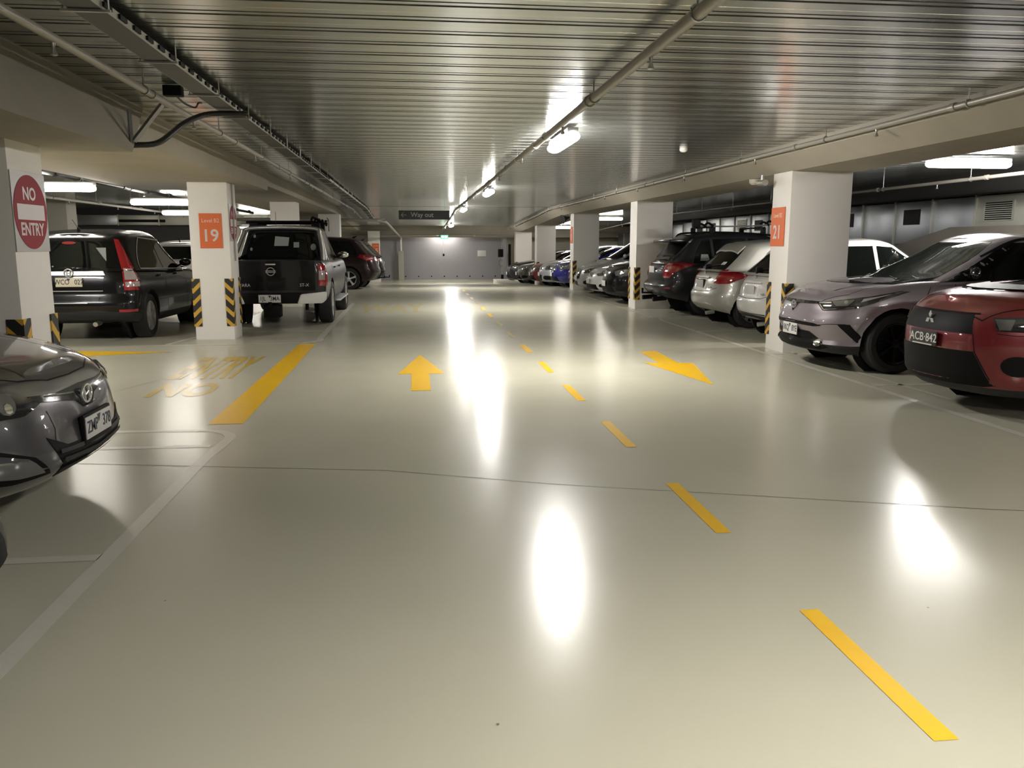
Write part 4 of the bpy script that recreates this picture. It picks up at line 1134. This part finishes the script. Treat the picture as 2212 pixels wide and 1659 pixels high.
# ---- dark maroon wagon beyond the pickup (tail toward the aisle) -------------------------
def maroon(label, pt, x, y, z, ws):
    c = Car(spec(label=label, paint=pt, L=4.6, W=1.84, Rt=.36, Ra=.415, tw=.23, axles=(.92, 3.60), rim='five',
        top=[(0, .82), (.3, .95), (1.1, 1.05), (2.2, 1.06), (3.4, 1.11), (4.3, 1.13), (4.6, 1.10)], bottom=[(0, .30), (.6, .22), (3.7, .24), (4.6, .36)],
        front=[(0, .1), (.3, 0), (.7, .05), (1, .18)], rear=[(0, .14), (.15, .04), (.3, 0), (.5, .05), (.75, .10), (1, .20)], ar=.45, nr=2.8,
        cab=dict(a0=1.1, a1=2.1, c0=4.48, c1=3.98, wb=.86, wr=.64, roof=[(2.0, 1.60), (2.9, 1.69), (4.1, 1.60)])))
    c.windows([2.75], pa=.34, pc=.55, rpt=.25, rw=(.12, .86, .18, .15)); c.mirrors(1.7, 1.1)
    generic_rear(c, [(.60, .96), (.92, .93), (1.08, 1.06), (1.02, 1.14), (.62, 1.10)], 38, [(.66, .99), (.92, .97), (.90, 1.03), (.66, 1.04)])
    c.patch('bumper_insert', [(-.6, .36), (.6, .36), (.56, .52), (-.56, .52)], 'rear', M['trim'], .004, .07)
    c.plate('rear', '', .86); c.ribbon('chrome_strip', [(-.45, .95), (.45, .95)], 'rear', M['chrome'], .02, .01)
    tube('tow_ball', [(-2.2, 0, .36), (-2.42, 0, .36), (-2.42, 0, .44)], .022, M['black'], c.root, 8)
    co, n = c.at('top', 3.7, 0); tube('antenna', [co, co + Vector((-.14, 0, .07))], [.035, .012], M['black'], c.root, 8)
    c.door_lines([(1.6, 1.65), (2.78, 2.82), (3.7, 3.55)], .4, 1.05)
    c.place(x, y, FWD_MX, z); return c
maroon('dark maroon wagon with silver wheels tail toward the aisle beyond the pickup', P_['maroon'], -3.40, 28.35, -.02, True)
maroon('second dark wagon mostly hidden behind the maroon wagon', P_['black'], -3.32, 31.2, -.11, True)

# ---- white hatch far behind pillar 19 ------------------------------------------------------
c = Car(spec(label='white hatchback half hidden behind pillar 19', paint=P_['white'], L=4.2, W=1.75, axles=(.85, 3.45),
    top=[(0, .7), (.3, .82), (1.1, .96), (2.2, .98), (3.6, 1.02), (4.2, 1.0)], front=[(0, .1), (.3, 0), (1, .18)], rear=[(0, .05), (.3, 0), (.5, .06), (1, .14)],
    cab=dict(a0=1.0, a1=2.0, c0=4.06, c1=3.6, wb=.82, wr=.62, roof=[(1.9, 1.46), (2.6, 1.53), (3.7, 1.45)])))
c.windows([2.6], rw=(.2, .86, .15, .13)); generic_rear(c, [(.55, .86), (.85, .84), (.95, .95), (.6, .98)]); c.plate('rear', '', .7)
co, n = c.at('top', 3.4, 0); tube('antenna', [co, co + Vector((-.12, 0, .10))], [.02, .006], M['black'], c.root, 6)
c.place(-6.05, 22.0 + 2.1, FWD_PY)

# ---- purple silver crossover right of pillar 21 -------------------------------------------
c = Car(spec(label='silver purple crossover with black wheels right of pillar 21', paint=P_['purple'], L=4.36, W=1.80, Rt=.345, Ra=.405, tw=.225, rim='dark', axles=(.90, 3.54), clad=.15,
    top=[(0, .80), (.10, .845), (.3, .90), (.65, .965), (1.05, 1.02), (1.4, 1.04), (2.4, 1.05), (3.2, 1.14), (4.36, 1.10)],
    bottom=[(0, .235), (.5, .20), (3.6, .22), (4.36, .34)], af=.85, nf=2.5, crown=.05,
    front=[(0, .13), (.07, .05), (.15, .045), (.22, .09), (.36, .07), (.44, .045), (.52, .03), (.62, .05), (.8, .075), (.92, .12), (1, .21)],
    rear=[(0, .1), (.3, 0), (.6, .06), (1, .15)],
    cab=dict(a0=.98, a1=2.10, c0=4.30, c1=3.55, wb=.84, wr=.60, af=.6, roof=[(1.9, 1.475), (2.5, 1.555), (3.6, 1.46)], wsg='glass_clear')))
c.windows([2.7], u0=.05, u1=.86, pa=.36, pc=.75, rw=(.3, .9, .2, .16)); c.mirrors(1.75, 1.08, M['gloss_black'], .16)
for sg in (1, -1):
    h = c.patch('headlight', [(.42 * sg, .775), (.50 * sg, .705), (.86 * sg, .74), (1.02 * sg, .80), (1.30 * sg, .93), (1.22 * sg, .935), (.98 * sg, .875), (.72 * sg, .835), (.50 * sg, .80)], ('front', 40), M['lens_dark'], .007, .03, bulge=.008)
    c.patch('lamp_bowl', [(.60 * sg, .805), (.66 * sg, .755), (.78 * sg, .765), (.84 * sg, .83)], ('front', 40), M['lens'], .020, .04, parent=h)
    c.patch('lamp_bulb', ellipse(.76 * sg, .80, .022, .022, 8), ('front', 40), M['reflector'], .028, .04, parent=h)
    c.patch('lamp_strip', [(.45 * sg, .775), (.60 * sg, .785), (.60 * sg, .797), (.45 * sg, .787)], ('front', 40), M['reflector'], .022, .04, parent=h)
    c.ribbon('lamp_chrome', [(.46 * sg, .765), (.52 * sg, .713), (.85 * sg, .748)], ('front', 40), M['chrome'], .010, .022, parent=h)
    c.patch('indicator', [(.90 * sg, .805), (1.20 * sg, .915), (1.26 * sg, .925), (1.05 * sg, .875), (.92 * sg, .845)], ('front', 40), M['pale_lens'], .016, .04, parent=h)
    c.patch('grille_wing', [(.06 * sg, .76), (.45 * sg, .775), (.45 * sg, .80), (.06 * sg, .80)], 'front', M['gloss_black'], .006, .04)
    c.patch('lower_slit', [(0, .565), (.46 * sg, .555), (.56 * sg, .53), (.46 * sg, .515), (0, .53)], 'front', M['black'], .004, .04)
    c.patch('bumper_vent', [(.70 * sg, .56), (.82 * sg, .56), (.99 * sg, .28), (.93 * sg, .275)], ('front', 24), M['black'], .004, .04)
    c.ribbon('panel_seam', [(.44 * sg, .53), (.62 * sg, .555), (.78 * sg, .56)], ('front', 14), M['black'], .007)
    lo = c.patch('lower_grille', [(0, .46), (.36 * sg, .45), (.62 * sg, .285), (.52 * sg, .255), (0, .255)], 'front', M['black'], .006, .04)
    c.patch('fog_lamp', ellipse(.50 * sg, .325, .035, .035, 12), 'front', M['reflector'], .022, .06, parent=lo)
    c.ribbon('hood_crease', [(.35, .42 * sg), (.7, .5 * sg), (1.05, .58 * sg)], 'top', P_['purple'], .03, .006)
    c.patch('grille_point', [(.10 * sg, .765), (.0, .665), (0, .80), (.10 * sg, .80)], 'front', M['gloss_black'], .008, .04)
ring_badge(c, 'front', 0, .745, .062, .045, 'badge', [[(.026 * math.cos(k * math.pi / 8), .040 * math.sin(k * math.pi / 8)) for k in range(17)], [(.055 * math.cos(k * math.pi / 8), .022 + .018 * math.sin(k * math.pi / 8)) for k in range(17)]], .02, th=.006)
c.plate('front', '1KQ   8YE', .455, off=.032, frame=None)
c.ribbon('hood_seam', [(1.0, -.74), (.4, -.66), (.17, -.45), (.12, -.2), (.115, 0), (.12, .2), (.17, .45), (.4, .66), (1.0, .74)], 'top', M['black'], .006)
c.ribbon('panel_seam', [(1.28, .98), (1.20, .85), (1.16, .72)], 'left', M['black'], .007); c.door_lines([(1.62, 1.58), (2.72, 2.75)], .4, 1.05)
c.ribbon('roof_trim', [(2.0, .62), (2.6, .60), (3.4, .59)], 'top', M['black'], .03, .004); c.ribbon('roof_trim', [(2.0, -.62), (2.6, -.60), (3.4, -.59)], 'top', M['black'], .03, .004)
for sg in (1, -1):
    for a in (.05, .5): tube('wiper', [c.at('front', a * sg + .02, 1.05, .02)[0], c.at('front', a * sg - .42, 1.09, .03)[0]], .008, M['black'], c.root, 6) if sg > 0 else None
c.arch_lips(.075)
c.place(4.50 + 2.18, 9.60, FWD_MX)

# ---- red crossover at the right edge ------------------------------------------------------
c = Car(spec(label='dark red crossover with black personal plate at the right edge', paint=P_['red'], L=4.66, W=1.80, Rt=.345, Ra=.405, tw=.225, axles=(.98, 3.65), clad=.13,
    top=[(0, .895), (.10, .945), (.3, .99), (.7, 1.04), (1.2, 1.085), (2.2, 1.07), (3.4, 1.10), (4.66, 1.08)], bottom=[(0, .22), (.4, .20), (3.7, .23), (4.66, .34)],
    af=1.0, nf=2.35, crown=.055, front=[(0, .15), (.08, .06), (.16, .02), (.3, .015), (.5, .0), (.66, .0), (.78, .02), (.9, .07), (1, .17)], rear=[(0, .1), (.3, 0), (.6, .05), (1, .12)],
    sec=[(0, .10), (.10, .035), (.28, .005), (.5, 0), (.76, .012), (.90, .045), (.97, .085), (1, .13)],
    cab=dict(a0=1.32, a1=2.2, c0=4.58, c1=4.2, wb=.84, wr=.62, roof=[(1.9, 1.60), (2.7, 1.68), (4.2, 1.60)])))
c.windows([2.7], pa=.34, pc=.45, rw=(.2, .86, .17, .14)); c.mirrors(2.1, 1.12); c.ribbon('windshield_trim', [(-.70, 1.085), (.70, 1.085)], 'front', M['black'], .03, .01)
c.patch('grille', [(-.42, .875), (.42, .875), (.47, .72), (-.47, .72)], 'front', M['black'], .005, .05)
c.patch('lower_grille', [(-.49, .575), (.49, .575), (.60, .30), (.54, .285), (-.54, .285), (-.60, .30)], 'front', M['black'], .005, .05)
c.ribbon('grille_frame', [(-.46, .885), (.46, .885)], 'front', M['black'], .012, .006)
for sg in (1, -1):
    h = c.patch('headlight', [(.55 * sg, .86), (.60 * sg, .755), (.90 * sg, .755), (1.10 * sg, .80), (1.22 * sg, .88), (1.0 * sg, .885)], ('front', 33), M['lens_dark'], .007, .035, bulge=.008)
    c.patch('lamp_bowl', [(.57 * sg, .845), (.615 * sg, .765), (.69 * sg, .765), (.71 * sg, .85)], ('front', 33), M['lens'], .018, .05, parent=h)
    c.patch('lamp_bowl', ellipse(.82 * sg, .82, .045, .048, 14), ('front', 33), M['lens'], .020, .05, parent=h)
    c.patch('lamp_bulb', ellipse(.82 * sg, .815, .022, .022, 8), ('front', 33), M['reflector'], .028, .05, parent=h)
    c.patch('lamp_bowl', ellipse(.98 * sg, .835, .05, .045, 14), ('front', 33), M['lens'], .020, .05, parent=h)
    c.patch('fog_recess', ellipse(.76 * sg, .475, .115, .085, 20), ('front', 28), M['black'], .004, .04)
    c.ribbon('panel_seam', [(.475 * sg, .72), (.50 * sg, .57), (.61 * sg, .30)], 'front', M['black'], .007)
    c.ribbon('panel_seam', [(.60 * sg, .735), (.74 * sg, .725), (1.0 * sg, .74)], ('front', 33), M['black'], .006)
e = empty('badge', c.at('front', 0, .815, .012)[0]); e.parent = c.root; e.rotation_euler = c.rotm('front')
bm = bmesh.new()
for k in range(3):
    a = R(90 + 120 * k); u = Vector((math.cos(a), math.sin(a), 0)); v = Vector((-u.y, u.x, 0))
    q = [bm.verts.new(p) for p in (u * .002, u * .035 + v * .021, u * .068, u * .035 - v * .021)]
    q2 = [bm.verts.new(p.co + Vector((0, 0, .008))) for p in q]
    bm.faces.new(q2)
    for i in range(4): bm.faces.new((q[i], q[(i + 1) % 4], q2[(i + 1) % 4], q2[i]))
link('emblem', finish(bm, 'emblem'), M['satin'], e)
e = c.plate('front', 'ACB·842', .648, m='plate_black', ink='ink_white', off=.025)
prism('plate_underline', [(-.15, -.062), (.13, -.062), (.13, -.052), (-.15, -.052)], .001, M['ink_white'], e, (0, 0, .0005))
c.ribbon('hood_seam', [(1.1, -.76), (.4, -.68), (.16, -.5), (.09, -.25), (.085, 0), (.09, .25), (.16, .5), (.4, .68), (1.1, .76)], 'top', M['black'], .006)
for y in (-.25, .25): box('washer_jet', (1.28, 1.31, y - .012, y + .012, 1.08, 1.10), M['black'], c.root, .004)
tube('wiper', [c.at('front', .30, 1.10, .02)[0], c.at('front', -.35, 1.14, .03)[0]], .009, M['black'], c.root, 6)
c.place(4.50 + 2.33, 6.84, FWD_MX)

# ---- rear-out cars between pillars 21 and the next ----------------------------------------
def hatch_rear(label, pt, x, y, new):
    c = Car(spec(label=label, paint=pt, L=4.25, W=1.76, Rt=.31, Ra=.37, axles=(.92, 3.52),
        top=[(0, .72), (.2, .80), (1.1, .96), (2.0, .96), (3.2, 1.0), (3.9, 1.02), (4.25, .99)], bottom=[(0, .24), (.6, .19), (3.5, .20), (4.25, .33)],
        front=[(0, .1), (.3, 0), (1, .18)], rear=[(0, .12), (.12, .02), (.28, 0), (.42, .005), (.50, .055), (.62, .065), (.8, .10), (1, .22)], ar=.58, nr=2.6, crown=.04,
        cab=dict(a0=1.02, a1=2.05, c0=4.12, c1=3.62, wb=.80, wr=.62, ar=.34, roof=[(1.9, 1.44), (2.5, 1.515), (3.0, 1.505), (3.7, 1.44)])))
    c.windows([2.5], u0=.05, u1=.85, pa=.34, pc=.62, rpt=.40, rw=(.07, .90, .13, .10), trim=None, glass='glass'); c.mirrors(1.5, 1.02)
    if new: generic_rear(c, [(.50, .86), (.72, .83), (.98, .87), (1.12, .98), (.96, 1.0), (.60, .95)], 36, [(.56, .87), (.68, .86), (.68, .91), (.58, .91)])
    else: generic_rear(c, [(.46, .77), (.60, .765), (.78, .775), (1.04, .90), (1.0, .93), (.74, 1.015), (.62, 1.01), (.53, .96)], 38)
    c.patch('plate_recess', [(-.30, .66), (.30, .66), (.27, .84), (-.27, .84)], 'rear', pt, .003, .06)
    c.plate('rear', '' , .755, off=.022, frame='black' if not new else None)
    c.ribbon('chrome_strip', [(-.33, .865), (.33, .865)], 'rear', pt, .03, .025)
    c.ribbon('panel_seam', [(-.60, .70), (-.42, .635), (0, .62), (.42, .635), (.60, .70)], 'rear', M['black'], .008)
    ring_badge(c, 'rear', 0, .935, .055, .038, 'badge', [[(.022 * math.cos(k * math.pi / 8), .034 * math.sin(k * math.pi / 8)) for k in range(17)]], .012, th=.005)
    co, n = c.at('rear', -.42, .70, .008); bm = bmesh.new(); atube(bm, [(-.06, 0, 0), (.06, .01, 0)], .008, 6); atube(bm, [(-.02, -.012, 0), (.08, -.004, 0)], .006, 6); link('badge_lettering', finish(bm, 'badge_lettering'), M['satin'], c.root, co, c.rotm('rear'))
    p0 = c.at('rear', 0, 1.05, .02)[0]; p1 = c.at('rear', -.40, 1.10, .03)[0]
    box('wiper_pivot', (-.05, .05, -.03, .03, -.05, .05), M['black'], c.root, .015, p0); tube('wiper', [p0, p1], .010, M['black'], c.root, 6)
    c.patch('spoiler', [(3.56, -.52), (3.70, -.52), (3.73, 0), (3.70, .52), (3.56, .52)], 'top', pt, .022, .06)
    c.patch('bumper_valance', [(-.62, .30), (.62, .30), (.52, .40), (-.52, .40)], 'rear', M['trim'] if new else pt, .005, .06)
    c.patch('sticker', [(-.40, 1.09), (-.50, 1.09), (-.49, 1.14), (-.40, 1.14)], 'rear', M['notice'], .010, .05)
    tube('exhaust', [(-1.95, -.45, .27), (-2.10, -.45, .25)], .035, M['steel'], c.root, 10)
    c.door_lines([(1.45, 1.5), (2.5, 2.55)], .32, .95); c.handles((2.3, 3.2), .88)
    c.place(x, y, FWD_PX); return c
hatch_rear('silver cream hatchback with big red lamps parked tail out left of pillar 21', P_['pearl'], 5.13 + 2.125, 14.72, False)
hatch_rear('white hatchback mostly behind pillar 21 with roof showing on its right', P_['white'], 5.16 + 2.125, 12.52, True)
c = Car(spec(label='dark grey wagon with roof bars and ski rack parked tail out', paint=P_['dgrey'], L=4.58, W=1.79, Rt=.345, Ra=.405, tw=.225, axles=(.93, 3.57), clad=.10,
    top=[(0, .82), (.3, .95), (1.1, 1.04), (2.2, 1.04), (3.4, 1.07), (4.3, 1.08), (4.58, 1.06)], bottom=[(0, .30), (.6, .24), (3.7, .27), (4.58, .42)],
    front=[(0, .1), (.3, 0), (1, .18)], rear=[(0, .16), (.12, .03), (.25, .0), (.36, .01), (.42, .09), (.7, .10), (1, .20)], ar=.45, nr=2.9,
    cab=dict(a0=1.1, a1=2.0, c0=4.42, c1=3.98, wb=.85, wr=.64, ar=.34, roof=[(2.0, 1.60), (2.8, 1.68), (3.5, 1.65), (4.1, 1.54)])))
c.windows([2.7, 3.45], u0=.05, u1=.84, pa=.34, pc=.50, rpt=.20, rw=(.10, .84, .17, .15)); c.mirrors(1.65, 1.1)
generic_rear(c, [(.50, .80), (.56, .77), (.72, .775), (.78, .86), (1.10, 1.06), (.94, 1.085), (.62, 1.085), (.50, 1.05)], 36, [(.56, .90), (.72, .90), (.72, .99), (.57, .99)])
c.patch('spoiler', [(3.84, -.60), (4.22, -.60), (4.26, 0), (4.22, .60), (3.84, .60)], 'top', P_['black'], .03, .05)
box('spoiler_lip', (-2.05, -1.72, -.58, .58, 1.48, 1.55), P_['black'], c.root, .02)
for sg in (1, -1):
    tube('roof_rail', spl([c.at('top', 2.0, .56 * sg)[0] + Vector((0, 0, .0)), c.at('top', 2.2, .56 * sg)[0] + Vector((0, 0, .055)), c.at('top', 3.6, .56 * sg)[0] + Vector((0, 0, .055)), c.at('top', 3.85, .55 * sg)[0] + Vector((0, 0, .01))], 5), .02, M['black'], c.root, 8)
for d in (2.35, 3.45):
    zt_ = c.at('top', d, 0)[0].z
    tube('rack_bar', [(c.X(d), -.66, zt_ + .11), (c.X(d), .66, zt_ + .11)], .018, M['black'], c.root, 8)
    for sg in (1, -1): box('rack_foot', (c.X(d) - .05, c.X(d) + .05, .58 * sg - .03, .58 * sg + .03, zt_ - .02, zt_ + .11), M['black'], c.root, .01)
tube('ski_pole', spl([(c.X(3.75), -.35, 1.83), (c.X(3.0), -.36, 1.82), (c.X(2.3), -.38, 1.84), (c.X(1.9), -.40, 1.90)], 5), .016, M['satin'], c.root, 8)
for d, n_ in ((3.6, 1.84), (3.45, 1.86), (2.25, 1.88), (2.12, 1.90), (1.98, 1.90)):
    tube('ski_clamp', spl([(c.X(d) - .08, -.30, n_ - .06), (c.X(d), -.34, n_ + .03), (c.X(d) + .10, -.40, n_ - .04)], 4), .024, M['black'], c.root, 6)
box('ski_holder', (c.X(3.78), c.X(3.62), -.40, -.28, 1.80, 1.96), M['black'], c.root, .02)
c.plate('rear', '', .93, .12, off=.03)
for a, z in ((-.36, 1.00), (-.36, .96), (-.34, .92)): c.ribbon('badge_lettering', [(a, z), (a - .10, z)], 'rear', M['satin'], .018, .006)
c.ribbon('chrome_strip', [(-.42, 1.055), (.42, 1.055)], 'rear', M['satin'], .022, .012)
tube('wiper', [c.at('rear', .05, 1.13, .03)[0], c.at('rear', -.40, 1.15, .03)[0]], .010, M['black'], c.root, 6)
c.patch('bumper_reflector', [(-.66, .56), (-.80, .56), (-.80, .59), (-.66, .59)], ('rear', 24), M['red_lens'], .006, .05)
tube('tow_bar', [(-2.1, 0, .44), (-2.42, 0, .44), (-2.42, 0, .54)], .025, M['black'], c.root, 8); tube('exhaust', [(-2.0, .35, .34), (-2.32, .35, .32)], .05, M['black'], c.root, 10); tube('exhaust', [(-2.0, -.30, .34), (-2.28, -.30, .32)], .05, M['black'], c.root, 10)
c.patch('sticker', [(3.55, 1.12), (3.75, 1.12), (3.72, 1.25), (3.58, 1.25)], 'right', M['sticker'], .008, .06)
c.door_lines([(1.6, 1.65), (2.72, 2.76), (3.62, 3.5)], .38, 1.02)
c.place(4.95 + 2.29, 17.25, FWD_PX)

# ---- nose-out cars farther along the right ---------------------------------------------------
def nose(label, pt, L, W, hood, belt, roof, x, y, hl, grille, lower, fog=None, plate='', pm='plate', suv=False, a0=1.05, z=0., hang=32, Rt=.32, badge=True, sedan=False, rim='five', cladp=.0):
    c = Car(spec(label=label, paint=pt, L=L, W=W, Rt=Rt, Ra=Rt * 1.18, axles=(.90, L - .92), rim=rim, clad=cladp,
        top=[(0, hood - .06), (.08, hood), (.3, hood + .07), (.7, hood + .14), (a0 + .1, belt), (2.2, belt), (3.4, belt + .05), (L, belt + .03)],
        bottom=[(0, .24 if suv else .20), (.6, .18), (L - 1, .2), (L, .3)], af=.75, nf=2.6,
        front=[(0, .10), (.12, .02), (.28, 0), (.55, .01), (.8, .05), (.93, .10), (1, .18)], rear=[(0, .08), (.3, 0), (1, .15)],
        cab=dict(a0=a0, a1=a0 + 1.0, c0=L - (.55 if sedan else .12), c1=L - (1.35 if sedan else .55), wb=W / 2 - .07, wr=W / 2 - .26, roof=[(a0 + .9, roof - .05), (a0 + 1.7, roof), (L - .6, roof - .08)])))
    c.windows([a0 + 1.5], pa=.34, pc=.5, rw=(.2, .86, .17, .14)); c.mirrors(a0 + .45, belt + .05)
    generic_front(c, hl, grille, lower, fog=fog, hang=hang)
    c.plate('front', plate, .50 if suv else .46, m=pm, off=.03)
    if badge: ring_badge(c, 'front', 0, hood - .10, .055, .055, 'badge', (), .016, th=.007)
    c.ribbon('hood_seam', [(1.0, -W * .40), (.35, -W * .36), (.13, -.4), (.10, 0), (.13, .4), (.35, W * .36), (1.0, W * .40)], 'top', M['black'], .007)
    c.door_lines([(a0 + .5, a0 + .55), (a0 + 1.5, a0 + 1.55)], .35, belt - .02)
    c.place(x + L / 2, y, FWD_MX, z); return c
HLa = [(.42, .66), (.52, .60), (.84, .62), (1.08, .74), (1.0, .78), (.62, .74)]
nose('black car with pink plate beside the tall pillar left of the grey wagon', P_['black'], 4.5, 1.80, .86, 1.02, 1.58, 4.70, 20.35, [(.46, .80), (.54, .70), (.84, .70), (1.06, .82), (.98, .86), (.62, .84)],
     [(-.40, .78), (.40, .78), (.46, .64), (-.46, .64)], [(-.6, .30), (.6, .30), (.5, .46), (-.5, .46)], fog=[(.60, .34), (.86, .34), (.84, .46), (.62, .46)], suv=True, cladp=.16)
nose('white sedan between the black car and the pale grey car', P_['white'], 4.5, 1.80, .70, .93, 1.42, 4.78, 22.65, HLa, [(-.26, .68), (.26, .68), (.24, .56), (-.26, .56)],
     [(-.62, .24), (.62, .24), (.56, .38), (-.56, .38)], fog=[(.62, .30), (.88, .32), (.86, .40), (.62, .40)], sedan=True)
nose('pale grey car with dark windshield right of the far orange sign pillar', P_['wgrey'], 4.4, 1.80, .74, 1.0, 1.62, 4.86, 24.8, HLa, [(-.38, .72), (.38, .72), (.34, .44), (-.34, .44)],
     [(-.2, .24), (.2, .24), (.2, .36), (-.2, .36)], fog=[(.50, .28), (.90, .28), (.86, .40), (.54, .40)], a0=.82)
nose('deep blue car half behind the pillar with orange sign', P_['blue'], 4.0, 1.76, .74, .95, 1.40, 4.72, 28.5, [(.46, .76), (.56, .62), (.86, .64), (1.06, .78), (.72, .80)], [(-.36, .70), (.36, .70), (.32, .54), (-.32, .54)],
     [(-.62, .25), (.62, .25), (.56, .40), (-.56, .40)], z=-.03)
nose('bright silver hatchback with wide dark intake between red and blue cars', P_['silver'], 4.2, 1.78, .76, .98, 1.48, 4.62, 30.7, [(.44, .76), (.52, .62), (.82, .62), (1.08, .78), (.70, .80)], [(-.40, .70), (.40, .70), (.38, .62), (-.38, .62)],
     [(-.40, .24), (.40, .24), (.40, .44), (-.40, .44)], fog=[(.46, .26), (.90, .28), (.82, .42), (.46, .42)], z=-.10)
nose('dark red car partly behind the pillar next to the silver hatchback', P_['red'], 4.3, 1.76, .74, .96, 1.46, 4.55, 32.7, HLa, [(-.36, .70), (.36, .70), (.34, .60), (-.34, .60)], [(-.6, .24), (.6, .24), (.5, .42), (-.5, .42)], z=-.16)
nose('grey brown sedan left of the fourth right pillar', P_['brown'], 4.6, 1.80, .72, .96, 1.44, 4.42, 36.0, HLa, [(-.34, .70), (.34, .70), (.32, .56), (-.32, .56)], [(-.62, .24), (.62, .24), (.52, .40), (-.52, .40)], sedan=True, z=-.26, fog=[(.60, .28), (.88, .30), (.86, .40), (.62, .40)])
nose('dark car nose out nearest the far grey wall', P_['dgrey'], 4.6, 1.80, .80, 1.0, 1.50, 4.30, 38.6, [(.46, .78), (.54, .66), (.84, .66), (1.06, .80), (.70, .82)], [(-.42, .76), (.42, .76), (.40, .52), (-.40, .52)], [(-.6, .26), (.6, .26), (.5, .40), (-.5, .40)], z=-.34)
